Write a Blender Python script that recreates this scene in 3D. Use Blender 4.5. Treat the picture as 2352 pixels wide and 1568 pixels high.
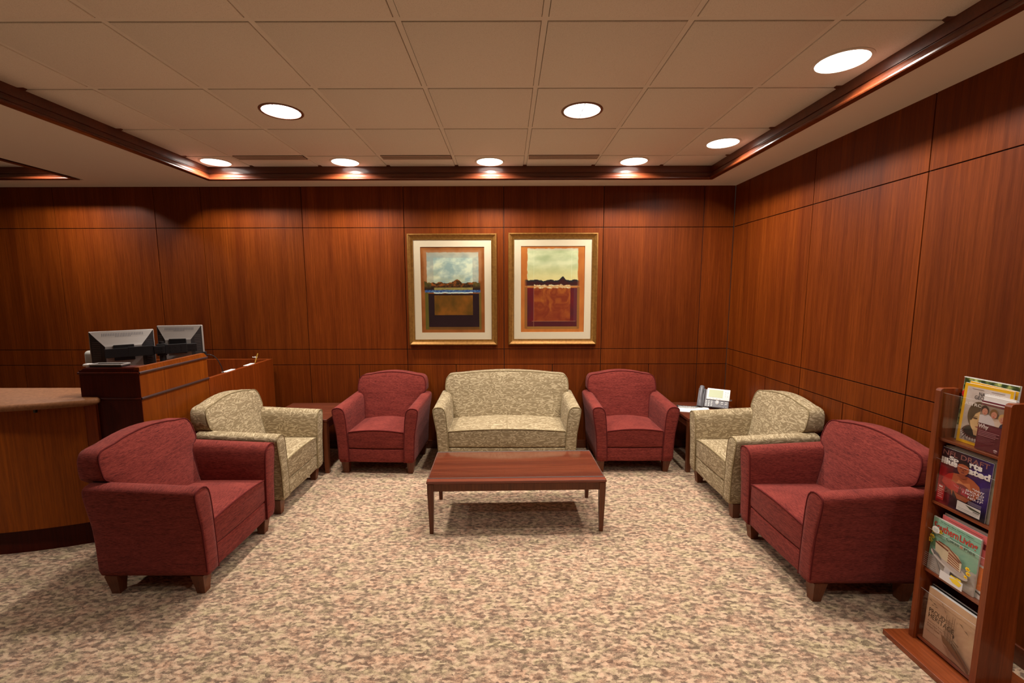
import bpy, math, random
from mathutils import Vector, Matrix, noise
from math import sin, cos, pi, radians, sqrt

for o in list(bpy.data.objects): bpy.data.objects.remove(o, do_unlink=True)
SC = bpy.context.scene
COL = SC.collection

# ------------------------------------------------------------------ camera
cam_d = bpy.data.cameras.new('camera'); cam = bpy.data.objects.new('camera', cam_d); COL.objects.link(cam)
cam_d.sensor_width = 36.0; cam_d.lens = 1000.0/2352.0*36.0
cam_d.shift_x = 10.0/2352.0; cam_d.clip_start = 0.05
TH = math.atan(0.116)
cam.matrix_world = Matrix.Translation((0, 0, 1.6)) @ Matrix.Rotation(pi/2-TH, 4, 'X') @ Matrix.Rotation(-0.0024, 4, 'Z')
SC.camera = cam
# ------------------------------------------------------------------ world, exposure
w = bpy.data.worlds.new('world'); SC.world = w; w.use_nodes = True
w.node_tree.nodes['Background'].inputs[0].default_value = (0.9, 0.75, 0.6, 1)
w.node_tree.nodes['Background'].inputs[1].default_value = 0.02
SC.view_settings.view_transform = 'Standard'; SC.view_settings.look = 'None'
SC.view_settings.gamma = 1.0; SC.view_settings.use_curve_mapping = False
SC.view_settings.exposure = 0.20
LIGHT_COL = (1.0, 0.93, 0.84)
P_WASH = 15.0     # watts per wall-washing downlight
P_CROSS = 17.0    # watts per crossed lens downlight

# ------------------------------------------------------------------ geometry
ZT = 2.715   # tile ceiling
ZS = 2.60    # soffit
YB = 4.321   # back wall
XR = 2.195   # right wall
TRAY = (-2.685, 1.838, -1.4, 4.06)
TRAY2 = (-6.2, -3.80, 0.6, 4.05)

# ------------------------------------------------------------------ mesh builder
class MB:
    def __init__(s): s.v = []; s.f = []; s.m = []; s.c = []; s.mi = 0; s.col = (1, 1, 1)
    def add(s, vs, fs, mi=None, col=None):
        n = len(s.v); s.v += [tuple(p) for p in vs]
        for f in fs:
            s.f.append(tuple(i+n for i in f)); s.m.append(s.mi if mi is None else mi); s.c.append(s.col if col is None else col)
        return s
    def box(s, x0, x1, y0, y1, z0, z1, mi=None, col=None):
        vs = [(x, y, z) for z in (z0, z1) for y in (y0, y1) for x in (x0, x1)]
        return s.add(vs, [(0, 2, 3, 1), (4, 5, 7, 6), (0, 1, 5, 4), (2, 6, 7, 3), (0, 4, 6, 2), (1, 3, 7, 5)], mi, col)
    def rbox(s, x0, x1, y0, y1, z0, z1, b=0.003, seg=1, n=(0, 0, 0), fn=None, mi=None, col=None):
        lo = (x0, y0, z0); hi = (x1, y1, z1); b = min(b, (x1-x0)*.49, (y1-y0)*.49, (z1-z0)*.49)
        ax = []
        for a in range(3):
            t = [b*(1-math.tan(pi/4*(1-i/(seg)))) if seg else 0 for i in range(seg)]
            c = [lo[a]+q for q in t] + [lo[a]+b]
            k = n[a]; L = lo[a]+b; Hh = hi[a]-b
            c += [L+(Hh-L)*(i+1)/(k+1) for i in range(k)]
            c += [hi[a]-b] + [hi[a]-q for q in reversed(t)]
            ax.append(c)
        idx = {}; vs = []; fs = []
        def V(i, j, k):
            key = (i, j, k)
            if key not in idx:
                p = Vector((ax[0][i], ax[1][j], ax[2][k]))
                q = Vector([min(max(p[a], lo[a]+b), hi[a]-b) for a in range(3)])
                d = p-q
                if d.length > 1e-9: p = q+d.normalized()*b
                if fn: p = Vector(fn(p))
                idx[key] = len(vs); vs.append(tuple(p))
            return idx[key]
        N = [len(a)-1 for a in ax]
        for k, r in ((0, True), (N[2], False)):
            for i in range(N[0]):
                for j in range(N[1]):
                    q = (V(i, j, k), V(i+1, j, k), V(i+1, j+1, k), V(i, j+1, k)); fs.append(q[::-1] if r else q)
        for j, r in ((0, False), (N[1], True)):
            for i in range(N[0]):
                for k in range(N[2]):
                    q = (V(i, j, k), V(i+1, j, k), V(i+1, j, k+1), V(i, j, k+1)); fs.append(q[::-1] if r else q)
        for i, r in ((0, True), (N[0], False)):
            for j in range(N[1]):
                for k in range(N[2]):
                    q = (V(i, j, k), V(i, j+1, k), V(i, j+1, k+1), V(i, j, k+1)); fs.append(q[::-1] if r else q)
        return s.add(vs, fs, mi, col)
    def loft(s, rings, closed=True, cap0=True, cap1=True, mi=None, col=None, flip=False):
        n = len(rings[0]); vs = [p for r in rings for p in r]; fs = []
        for a in range(len(rings)-1):
            for i in range(n if closed else n-1):
                j = (i+1) % n
                q = (a*n+i, a*n+j, (a+1)*n+j, (a+1)*n+i); fs.append(q[::-1] if flip else q)
        if cap0: q = tuple(range(n)); fs.append(q if flip else q[::-1])
        if cap1: q = tuple((len(rings)-1)*n+i for i in range(n)); fs.append(q[::-1] if flip else q)
        return s.add(vs, fs, mi, col)
    def prism(s, poly, z0, z1, mi=None, col=None):
        return s.loft([[(x, y, z0) for x, y in poly], [(x, y, z1) for x, y in poly]], mi=mi, col=col)
    def tube(s, pts, r, seg=8, closed=False, mi=None, col=None):
        pts = [Vector(p) for p in pts]; n = len(pts); rings = []
        up = None
        for i in range(n):
            a = pts[(i-1) % n] if (closed or i > 0) else pts[i]; b = pts[(i+1) % n] if (closed or i < n-1) else pts[i]
            t = (b-a).normalized()
            if up is None:
                up = Vector((0, 0, 1)) if abs(t.z) < .9 else Vector((1, 0, 0))
            u = (up-t*up.dot(t))
            if u.length < 1e-6: u = t.orthogonal()
            u.normalize(); v = t.cross(u); up = u
            rr = r[i] if isinstance(r, (list, tuple)) else r
            rings.append([tuple(pts[i]+u*rr*cos(2*pi*k/seg)+v*rr*sin(2*pi*k/seg)) for k in range(seg)])
        if closed:
            rings.append(rings[0]); return s.loft(rings, cap0=False, cap1=False, mi=mi, col=col)
        return s.loft(rings, mi=mi, col=col)
    def lathe(s, prof, seg=32, c=(0, 0), mi=None, col=None):
        rings = [[(c[0]+r*cos(2*pi*k/seg), c[1]+r*sin(2*pi*k/seg), z) for k in range(seg)] for r, z in prof]
        return s.loft(rings, mi=mi, col=col)
    def disc(s, x, z, y, rx, rz, seg=20, mi=None, col=None):   # faces -Y
        return s.add([(x+rx*cos(2*pi*k/seg), y, z+rz*sin(2*pi*k/seg)) for k in range(seg)], [tuple(range(seg))], mi, col)
    def xf(s, M, start=0):
        for i in range(start, len(s.v)): s.v[i] = tuple(M @ Vector(s.v[i]))
        return s
    def build(s, name, mats, parent=None, smooth=None, color=False):
        me = bpy.data.meshes.new(name); me.from_pydata(s.v, [], s.f)
        if not isinstance(mats, (list, tuple)): mats = [mats]
        for m in mats: me.materials.append(m)
        me.polygons.foreach_set('material_index', s.m)
        if color:
            a = me.color_attributes.new('Col', 'FLOAT_COLOR', 'CORNER'); d = []
            for p in me.polygons: d += list(s.c[p.index])[:3]*1 and [*s.c[p.index][:3], 1.0]*p.loop_total
            a.data.foreach_set('color', d)
        me.update()
        if smooth is not None:
            me.polygons.foreach_set('use_smooth', [True]*len(me.polygons)); me.set_sharp_from_angle(angle=radians(smooth))
        o = bpy.data.objects.new(name, me); COL.objects.link(o)
        if parent: o.parent = parent
        return o

def tag(o, label, cat, group=None, kind=None):
    if label: o['label'] = label
    if cat: o['category'] = cat
    if group: o['group'] = group
    if kind: o['kind'] = kind
    return o
def thing(name, label, cat, loc=(0, 0, 0), rz=0, group=None, rx=0):
    o = bpy.data.objects.new(name, None); COL.objects.link(o); o.empty_display_size = .1
    o.location = loc; o.rotation_euler = (rx, 0, rz); return tag(o, label, cat, group)
def struct(o): o['kind'] = 'structure'; return o
def dup(root, loc, rz, label, group=None):
    def cp(o, par):
        c = o.copy(); COL.objects.link(c)
        if par: c.parent = par
        for ch in [k for k in bpy.data.objects if k.parent == o]: cp(ch, c)
        return c
    r = cp(root, None); r.location = loc; r.rotation_euler = (0, 0, rz); r['label'] = label
    if group: r['group'] = group
    return r

# ------------------------------------------------------------------ materials
def mat(name, base=(.5, .5, .5), rough=.5, metal=0, coat=0, spec=.5, sheen=0):
    m = bpy.data.materials.new(name); m.use_nodes = True; b = m.node_tree.nodes['Principled BSDF']
    b.inputs['Base Color'].default_value = (*base, 1); b.inputs['Roughness'].default_value = rough
    b.inputs['Metallic'].default_value = metal; b.inputs['Coat Weight'].default_value = coat
    b.inputs['Coat Roughness'].default_value = .12
    b.inputs['Specular IOR Level'].default_value = spec; b.inputs['Sheen Weight'].default_value = sheen
    return m
class NT:
    def __init__(s, m): s.t = m.node_tree; s.b = s.t.nodes['Principled BSDF']
    def n(s, t, **k):
        d = s.t.nodes.new(t)
        for a, v in k.items():
            if a.startswith('i_'): d.inputs[int(a[2:])].default_value = v
            elif a == 'inp':
                for q, z in v.items(): d.inputs[q].default_value = z
            else: setattr(d, a, v)
        return d
    def l(s, a, b): s.t.links.new(a, b)
    def coord(s, scale, rand=False):
        tc = s.n('ShaderNodeTexCoord'); src = tc.outputs['Object']
        if rand:
            oi = s.n('ShaderNodeObjectInfo'); mm = s.n('ShaderNodeMath', operation='MULTIPLY', i_1=37.0); s.l(oi.outputs['Random'], mm.inputs[0])
            va = s.n('ShaderNodeVectorMath', operation='ADD'); s.l(src, va.inputs[0]); s.l(mm.outputs[0], va.inputs[1]); src = va.outputs[0]
        mp = s.n('ShaderNodeMapping'); mp.inputs['Scale'].default_value = scale; s.l(src, mp.inputs['Vector']); return mp.outputs[0]
    def noise(s, vec, scale=1, detail=4, rough=.55, dist=0):
        d = s.n('ShaderNodeTexNoise'); d.inputs['Scale'].default_value = scale; d.inputs['Detail'].default_value = detail
        d.inputs['Roughness'].default_value = rough; d.inputs['Distortion'].default_value = dist
        if vec is not None: s.l(vec, d.inputs['Vector'])
        return d.outputs[0]
    def ramp(s, fac, stops, interp='LINEAR'):
        r = s.n('ShaderNodeValToRGB'); e = r.color_ramp; e.interpolation = interp
        while len(e.elements) < len(stops): e.elements.new(.5)
        for el, (p, c) in zip(e.elements, stops): el.position = p; el.color = (*c, 1) if len(c) == 3 else c
        s.l(fac, r.inputs[0]); return r.outputs[0]
    def mix(s, fac, a, b, mode='MIX'):
        m = s.n('ShaderNodeMix', data_type='RGBA', blend_type=mode)
        for k, v in ((0, fac), (6, a), (7, b)):
            if hasattr(v, 'is_linked') or hasattr(v, 'links'): s.l(v, m.inputs[k])
            else: m.inputs[k].default_value = v if k == 0 else (*v, 1)
        return m.outputs[2]
    def math(s, op, a, b=None):
        m = s.n('ShaderNodeMath', operation=op)
        for k, v in ((0, a), (1, b)):
            if v is None: continue
            if hasattr(v, 'links'): s.l(v, m.inputs[k])
            else: m.inputs[k].default_value = v
        return m.outputs[0]
    def bump(s, h, strength=.2, dist=.002):
        b = s.n('ShaderNodeBump'); b.inputs['Strength'].default_value = strength; b.inputs['Distance'].default_value = dist
        s.l(h, b.inputs['Height']); s.l(b.outputs[0], s.b.inputs['Normal'])
    def base(s, c): s.l(c, s.b.inputs['Base Color'])

def wood(name, dark, light, axis='z', rough=.3, coat=.3, tone=False, broad=9.0, rand=False):
    m = mat(name, rough=rough, coat=coat); t = NT(m)
    def sc(hi, lo): return {'z': (hi, hi, lo), 'x': (lo, hi, hi), 'y': (hi, lo, hi)}[axis]
    a = t.noise(t.coord(sc(broad, .55), rand), 1, 5, .6, .35)
    b = t.noise(t.coord(sc(90, 2.2), rand), 1, 3, .6)
    c = t.noise(t.coord(sc(420, 14), rand), 1, 2, .6)
    col = t.ramp(a, [(.28, dark), (.5, tuple((x+y)/2 for x, y in zip(dark, light))), (.74, light)])
    f = t.ramp(b, [(.3, (.70, .66, .62)), (.7, (1.1, 1.1, 1.1))])
    col = t.mix(1.0, col, f, 'MULTIPLY')
    g = t.ramp(c, [(.35, (.82, .78, .74)), (.6, (1, 1, 1))])
    col = t.mix(1.0, col, g, 'MULTIPLY')
    if tone:
        at = t.n('ShaderNodeAttribute', attribute_name='Col'); col = t.mix(1.0, col, at.outputs[0], 'MULTIPLY')
    t.base(col); t.bump(c, .06, .0006)
    rr = t.n('ShaderNodeMapRange', inp={3: rough*.85, 4: rough*1.25}); t.l(b, rr.inputs[0]); t.l(rr.outputs[0], t.b.inputs['Roughness'])
    return m

M = {}; LATE = []
M['panel'] = wood('cherry_wall_panel', (.120, .0205, .0012), (.208, .043, .0032), 'z', .44, .0, tone=True)
M['panel'].node_tree.nodes['Principled BSDF'].inputs['Specular IOR Level'].default_value = .18
for k_, v_ in (('honey', .15), ('darkwood', .12), ('honey_red', .2), ('table_leg', .3), ('leg', .3), ('rack', .3)): LATE.append((k_, v_))
M['groove'] = mat('groove_dark', (.012, .006, .004), .7)
M['trim'] = wood('dark_mahogany_trim', (.075, .014, .004), (.17, .036, .009), 'x', .34, .25)
M['trimy'] = M['trim']
M['table'] = wood('mahogany_table_top', (.13, .024, .012), (.25, .054, .022), 'x', .3, .35, broad=14)
M['table_leg'] = wood('mahogany_table_leg', (.11, .030, .010), (.16, .045, .014), 'z', .38, .2)
M['endtable'] = wood('mahogany_end_table', (.11, .026, .012), (.17, .042, .018), 'x', .35, .3)
M['leg'] = wood('chair_leg_wood', (.11, .030, .012), (.19, .055, .020), 'z', .38, .2)
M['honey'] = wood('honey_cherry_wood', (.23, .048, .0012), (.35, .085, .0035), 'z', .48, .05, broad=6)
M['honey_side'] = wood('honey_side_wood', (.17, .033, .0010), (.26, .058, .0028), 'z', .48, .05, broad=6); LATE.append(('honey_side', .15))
M['honey_red'] = wood('red_cherry_wood', (.165, .028, .002), (.26, .048, .005), 'z', .42, .08, broad=6)
M['darkwood'] = wood('dark_mahogany_front', (.055, .006, .002), (.085, .010, .003), 'z', .45, .0)
M['rack'] = wood('rack_cherry_wood', (.17, .030, .006), (.28, .060, .012), 'z', .33, .3)
M['rackbase'] = wood('rack_base_wood', (.19, .035, .008), (.34, .078, .018), 'y', .33, .3)
for k_, v_ in LATE: M[k_].node_tree.nodes['Principled BSDF'].inputs['Specular IOR Level'].default_value = v_
M['counter'] = mat('brown_stone_counter', (.2, .1, .05), .6, spec=.2)
t = NT(M['counter']); cc = t.coord((1, 1, 1)); n1 = t.noise(cc, 60, 5, .7); n2 = t.noise(cc, 9, 3, .6, .5)
t.base(t.mix(t.math('MULTIPLY', n2, .8), t.ramp(n1, [(.3, (.12, .045, .015)), (.7, (.34, .145, .06))]), (.27, .11, .045)))
M['plaster'] = mat('soffit_paint', (.76, .70, .61), .85, spec=.2)
t = NT(M['plaster']); t.bump(t.noise(t.coord((1, 1, 1)), 220, 3), .05, .0008)
M['tile'] = mat('ceiling_tile', (.5, .45, .36), .92, spec=.15)
t = NT(M['tile']); cc = t.coord((1, 1, 1)); n1 = t.noise(cc, 330, 4, .65); n2 = t.noise(cc, 700, 2, .6); n3 = t.noise(cc, 2.5, 3, .5)
t.base(t.mix(t.math('MULTIPLY', n3, .5), t.ramp(n1, [(.34, (.58, .53, .45)), (.44, (.79, .73, .64)), (.7, (.85, .79, .70))]), (.79, .73, .63)))
t.bump(n1, .35, .0012)
M['grid'] = mat('ceiling_grid', (.79, .73, .64), .7, spec=.2)
M['grid_gap'] = mat('ceiling_gap', (.34, .30, .25), .9)
# carpet
M['carpet'] = mat('carpet', (.5, .4, .3), .95, spec=.1, sheen=.25)
t = NT(M['carpet'])
c0 = t.coord((1, 1, 1)); wn = t.n('ShaderNodeTexNoise', inp={'Scale': 60.0, 'Detail': 2.0}); t.l(c0, wn.inputs['Vector'])
wob = t.n('ShaderNodeVectorMath', operation='MULTIPLY_ADD'); t.l(wn.outputs['Color'], wob.inputs[0]); wob.inputs[1].default_value = (.012, .012, .012); t.l(c0, wob.inputs[2])
mpA = t.n('ShaderNodeMapping'); mpA.inputs['Scale'].default_value = (34, 62, 1); t.l(wob.outputs[0], mpA.inputs['Vector'])
vo = t.n('ShaderNodeTexVoronoi'); vo.inputs['Scale'].default_value = 1.25; t.l(mpA.outputs[0], vo.inputs['Vector']); vs_ = t.n('ShaderNodeSeparateColor'); t.l(vo.outputs['Color'], vs_.inputs[0])
blot = t.math('ADD', t.math('MULTIPLY', t.noise(mpA.outputs[0], 1, 2, .5), .72), t.math('MULTIPLY', vs_.outputs[0], .28))
mpB = t.n('ShaderNodeMapping'); mpB.inputs['Scale'].default_value = (9, 13, 1); t.l(wob.outputs[0], mpB.inputs['Vector'])
hue = t.noise(mpB.outputs[0], 1, 4, .7)
mpC = t.n('ShaderNodeMapping'); mpC.inputs['Scale'].default_value = (160, 300, 1); t.l(c0, mpC.inputs['Vector'])
fine = t.noise(mpC.outputs[0], 1, 3, .7)
hsum = t.math('ADD', t.math('MULTIPLY', blot, .66), t.math('MULTIPLY', fine, .34))
base = t.ramp(hsum, [(.38, (.14, .093, .062)), (.46, (.26, .18, .12)), (.53, (.42, .30, .195)), (.62, (.57, .42, .285))])
hc = t.ramp(hue, [(.30, (.92, .98, .84)), (.42, (.97, 1.0, .92)), (.52, (1.0, .95, .95)), (.62, (1.06, .90, .86)), (.72, (.86, .80, .88))])
t.base(t.mix(1.0, base, hc, 'MULTIPLY')); t.bump(hsum, .7, .006)
# fabrics
def fabric(name, kind):
    m = mat(name, rough=.9, spec=.15, sheen=.05); t = NT(m)
    geo = t.n('ShaderNodeNewGeometry'); sp = t.n('ShaderNodeSeparateXYZ'); t.l(geo.outputs['Normal'], sp.inputs[0])
    top = t.math('GREATER_THAN', t.math('ABSOLUTE', sp.outputs[2]), .72)
    if kind == 'red':
        a = t.noise(t.coord((42, 42, 420), True), 1, 3, .75, .2); b = t.noise(t.coord((42, 420, 42), True), 1, 3, .75, .2)
        f = t.mix(top, a, b); g = t.noise(t.coord((7, 7, 60), True), 1, 2, .5)
        h = t.noise(t.coord((700, 700, 700)), 1, 1)
        f2 = t.math('ADD', t.math('MULTIPLY', f, .8), t.math('MULTIPLY', g, .2))
        t.base(t.ramp(f2, [(.33, (.040, .005, .005)), (.43, (.125, .017, .013)), (.54, (.205, .032, .023)), (.7, (.29, .052, .038))]))
        t.bump(t.math('ADD', f, t.math('MULTIPLY', h, .4)), .35, .0015)
    else:
        def veins(sc):
            v = t.coord(sc, True)
            a = t.noise(v, 1, 1.5, .5, .6)
            return t.math('ABSOLUTE', t.math('SUBTRACT', t.math('FRACT', t.math('MULTIPLY', a, 5.0)), .5))
        f = t.mix(top, veins((13, 13, 38)), veins((13, 34, 13)))
        t.base(t.ramp(f, [(.0, (.24, .18, .10)), (.26, (.29, .22, .126)), (.40, (.42, .335, .205)), (.5, (.52, .42, .265))]))
        t.bump(f, .45, .002)
    return m
M['red'] = fabric('red_chenille', 'red'); M['green'] = fabric('sage_vein_fabric', 'green')
M['redwelt'] = mat('red_welt', (.10, .012, .011), .9, spec=.15)
M['greenwelt'] = mat('sage_welt', (.25, .19, .10), .9, spec=.15)
M['gold'] = mat('gold_frame', (.42, .20, .045), .38, metal=.55)
t = NT(M['gold']); t.base(t.ramp(t.noise(t.coord((1, 1, 1)), 40, 5, .7), [(.3, (.20, .085, .014)), (.7, (.36, .17, .035))]))
M['mat'] = mat('cream_mat_board', (.86, .72, .53), .8)
M['metal_dark'] = mat('black_metal', (.020, .018, .019), .35, metal=.3)
M['plast_black'] = mat('black_plastic', (.018, .015, .016), .4)
M['plast_silver'] = mat('silver_plastic', (.42, .39, .37), .32, metal=.35)
M['plast_grey'] = mat('grey_plastic', (.16, .155, .17), .4)
M['white'] = mat('white_plastic', (.78, .76, .74), .45)
M['chrome'] = mat('chrome', (.7, .7, .7), .2, metal=1)
M['paper'] = mat('white_paper', (.85, .83, .80), .8)
M['lcd'] = mat('lcd_screen', (.52, .57, .36), .3)
M['office'] = mat('pale_grey_upholstery', (.44, .42, .37), .8)
M['gasket'] = mat('bullnose_dark', (.05, .022, .020), .35, coat=.3)
M['glass_edge'] = mat('glass_edge', (.34, .38, .38), .2)
M['acrylic_edge'] = mat('acrylic_edge', (.40, .36, .34), .3)
M['vent'] = mat('vent_slats', (.55, .42, .33), .6)
M['gap'] = mat('vent_gap', (.05, .03, .02), .8)
M['yellow'] = mat('pencil_yellow', (.75, .48, .08), .5)
def glassy(name, k=.08, tint=(1, 1, 1)):
    m = bpy.data.materials.new(name); m.use_nodes = True; nt = m.node_tree; nt.nodes.clear()
    o = nt.nodes.new('ShaderNodeOutputMaterial'); mx = nt.nodes.new('ShaderNodeMixShader'); tr = nt.nodes.new('ShaderNodeBsdfTransparent')
    gl = nt.nodes.new('ShaderNodeBsdfGlossy'); lw = nt.nodes.new('ShaderNodeLayerWeight'); lw.inputs[0].default_value = .5
    pw = nt.nodes.new('ShaderNodeMath'); pw.operation = 'POWER'; pw.inputs[1].default_value = 4.0; nt.links.new(lw.outputs['Facing'], pw.inputs[0])
    fr = nt.nodes.new('ShaderNodeMath'); fr.operation = 'MULTIPLY_ADD'; fr.inputs[1].default_value = .6; fr.inputs[2].default_value = .03; nt.links.new(pw.outputs[0], fr.inputs[0])
    gl.inputs['Roughness'].default_value = .03; tr.inputs[0].default_value = (*tint, 1)
    nt.links.new(fr.outputs[0], mx.inputs[0]); nt.links.new(tr.outputs[0], mx.inputs[1]); nt.links.new(gl.outputs[0], mx.inputs[2]); nt.links.new(mx.outputs[0], o.inputs[0])
    return m
M['glass'] = glassy('clear_glass', tint=(.96, .97, .96)); M['acrylic'] = glassy('clear_acrylic', tint=(.97, .96, .95))
M['print'] = mat('printed_paper', rough=.42, spec=.4); t = NT(M['print']); at = t.n('ShaderNodeAttribute', attribute_name='Col'); t.base(at.outputs[0])
M['canvas'] = mat('painted_print', rough=.6, spec=.3); t = NT(M['canvas']); at = t.n('ShaderNodeAttribute', attribute_name='Col'); t.base(at.outputs[0])
def emit(name, col, s):
    m = mat(name, col, .5); b = m.node_tree.nodes['Principled BSDF']; b.inputs['Emission Color'].default_value = (*col, 1); b.inputs['Emission Strength'].default_value = s; return m
M['lamp'] = emit('lamp_lens', (1, .93, .84), 6.0); M['ring'] = mat('lamp_trim_ring', (.20, .09, .05), .4, metal=.3)
M['lampbar'] = mat('lamp_cross_bar', (.25, .25, .30), .5)

def lin(r, g, b): return tuple(((c/255)/12.92 if c/255 < .04045 else ((c/255+.055)/1.055)**2.4) for c in (r, g, b))

# ================================================================== room shell
b = MB(); b.box(-7.2, XR+.1, -3.2, YB+.1, -.06, 0); struct(b.build('floor', M['carpet']))
rnd = random.Random(4)
def panel_wall(name, us, zs, split, axis, pos, ulo, uhi, ztop, sgn):
    # panels stand proud of a dark backing so that the joints read as real grooves
    b = MB(); g = .0060; d = .010
    def bx(u0, u1, z0, z1, dd0, dd1, mi, col):
        lo, hi = min(pos+sgn*dd0, pos+sgn*dd1), max(pos+sgn*dd0, pos+sgn*dd1)
        if mi: (b.box(u0, u1, lo, hi, z0, z1, mi, col) if axis == 'y' else b.box(lo, hi, u0, u1, z0, z1, mi, col))
        else: (b.rbox(u0, u1, lo, hi, z0, z1, .0008, 1, col=col, mi=0) if axis == 'y' else b.rbox(lo, hi, u0, u1, z0, z1, .0008, 1, col=col, mi=0))
    bx(ulo, uhi, 0, ztop, d, .06, 1, (1, 1, 1))
    e = [ulo]+[u for u in us if ulo < u < uhi]+[uhi]
    for i in range(len(e)-1):
        u0, u1 = e[i], e[i+1]; tv = rnd.uniform(.9, 1.1)
        for j in range(len(zs)-1):
            z0, z1 = zs[j], zs[j+1]
            cells = [(u0, u1)]
            if j == 0 and u1-u0 > .6 and split: mid = (u0+u1)/2; cells = [(u0, mid), (mid, u1)]
            for (a, c) in cells:
                k = tv*rnd.uniform(.93, 1.06); bx(a+g/2, c-g/2, z0+g/2, z1-g/2, 0, d+.002, 0, (k, k*rnd.uniform(.96, 1.03), k))
    return struct(b.build(name, [M['panel'], M['groove']], color=True))
ZP = [0, .868, 1.024, 2.212, ZS+.02]
panel_wall('wall_back', [-6.31, -5.342, -4.374, -3.406, -2.954, -1.986, -1.003, -.035, .932, 1.9], ZP, True, 'y', YB, -7.2, XR, ZS+.1, 1)
panel_wall('wall_right', [-2.89, -1.99, -1.12, -.25, .62, 1.486, 2.353, 3.219, 4.08], ZP, True, 'x', XR, -3.2, YB, ZS+.1, 1)
panel_wall('wall_left', [-2, -1, 0, 1, 2, 3, 3.97], ZP, True, 'x', -7.2, -3.2, YB, ZS+.1, -1)
panel_wall('wall_front', [-6, -5, -4, -3, -2, -1, 0, 1], ZP, True, 'y', -3.2, -7.2, XR, ZS+.1, -1)
b = MB(); b.rbox(-7.2, XR-.014, YB-.014, YB, 0, .085, .004); struct(b.build('baseboard_back', M['trim']))
b = MB(); b.rbox(XR-.014, XR, -3.2, YB, 0, .085, .004); struct(b.build('baseboard_right', M['trim']))

# ceiling: soffit, tile fields, trims
b = MB()
X0, X1, Y0, Y1 = TRAY; A0, A1, B0, B1 = TRAY2
for (x0, x1, y0, y1) in ((X1, XR+.06, -3.2, YB+.06), (A1, X0, -3.2, YB+.06), (X0, X1, Y1, YB+.06), (X0, X1, -3.2, Y0),
                         (-7.26, A0, -3.2, YB+.06), (A0, A1, B1, YB+.06), (A0, A1, -3.2, B0)):
    b.box(x0, x1, y0, y1, ZS, ZS+.16)
struct(b.build('ceiling_border', M['plaster'])).name = 'ceiling'
def tile_field(rect, gx, gy, name):
    x0, x1, y0, y1 = rect; b = MB(); T = .6096; hb = .0125
    b.box(x0, x1, y0, y1, ZT+.006, ZT+.03, 2)
    xs = [gx+T*k for k in range(-20, 20) if x0 < gx+T*k < x1]; ys = [gy+.604*k for k in range(-20, 6) if y0 < gy+.604*k < y1]
    for x in xs: b.box(x-hb, x+hb, y0, y1, ZT, ZT+.007, 1)
    for y in ys: b.box(x0, x1, y-hb, y+hb, ZT+.0003, ZT+.007, 1)
    ex = [x0-.02]+xs+[x1+.02]; ey = [y0-.02]+ys+[y1+.02]; q = hb+.0025
    for i in range(len(ex)-1):
        for j in range(len(ey)-1):
            a, c, d, e = max(ex[i]+q, x0), min(ex[i+1]-q, x1), max(ey[j]+q, y0), min(ey[j+1]-q, y1)
            if c-a < .02 or e-d < .02: continue
            b.rbox(a, c, d, e, ZT-.005, ZT+.006, .004, 1, mi=0)
    return struct(b.build(name, [M['tile'], M['grid'], M['grid_gap']], smooth=35))
tile_field(TRAY, -2.281, 3.750, 'ceiling_1'); tile_field(TRAY2, -4.11, 3.75, 'ceiling_2')
def tray_trim(rect, name, prof):
    x0, x1, y0, y1 = rect; rings = []
    for d, z in prof: rings.append([(x0+d, y0+d, z), (x1-d, y0+d, z), (x1-d, y1-d, z), (x0+d, y1-d, z)])
    b = MB(); b.loft(rings, cap0=False, cap1=False, flip=False); return struct(b.build(name, M['trim'], smooth=25))
prof = [(-.012, ZS-.001), (-.012, ZS-.007), (.030, ZS-.007), (.034, ZS-.002), (.034, ZS+.006), (.028, ZS+.012), (.018, ZS+.018), (.014, ZS+.030), (.011, ZS+.044), (.008, ZS+.048), (.003, ZS+.050), (.003, ZS+.053), (.008, ZS+.055), (.008, ZT-.004), (-.004, ZT-.004)]
tray_trim(TRAY, 'trim_1', prof)
prof2 = [(d+(.03 if z < ZS+.02 else 0), z) for d, z in prof]
tray_trim(TRAY2, 'trim_2', prof2)
# little scribed blocks where the grid bars die into the trim
b = MB()
for k in range(8):
    x = -2.281+.6096*k
    if X0 < x < X1: b.add([(x-.022, Y1-.005, ZT-.008), (x+.022, Y1-.005, ZT-.008), (x+.012, Y1-.030, ZT-.004), (x-.012, Y1-.030, ZT-.004), (x-.022, Y1-.005, ZT+.002), (x+.022, Y1-.005, ZT+.002), (x+.012, Y1-.03, ZT+.002), (x-.012, Y1-.03, ZT+.002)], [(0, 1, 2, 3), (3, 2, 6, 7), (0, 3, 7, 4), (1, 5, 6, 2)])
for k in range(8):
    y = 3.750-.604*k
    for x, s in ((X0, 1), (X1, -1)):
        b.add([(x+s*.005, y-.022, ZT-.008), (x+s*.005, y+.022, ZT-.008), (x+s*.03, y+.012, ZT-.004), (x+s*.03, y-.012, ZT-.004), (x+s*.005, y-.022, ZT+.002), (x+s*.005, y+.022, ZT+.002), (x+s*.03, y+.012, ZT+.002), (x+s*.03, y-.012, ZT+.002)], [(0, 1, 2, 3), (3, 2, 6, 7), (0, 3, 7, 4), (1, 5, 6, 2)])
struct(b.build('trim_3', M['trim']))

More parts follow.
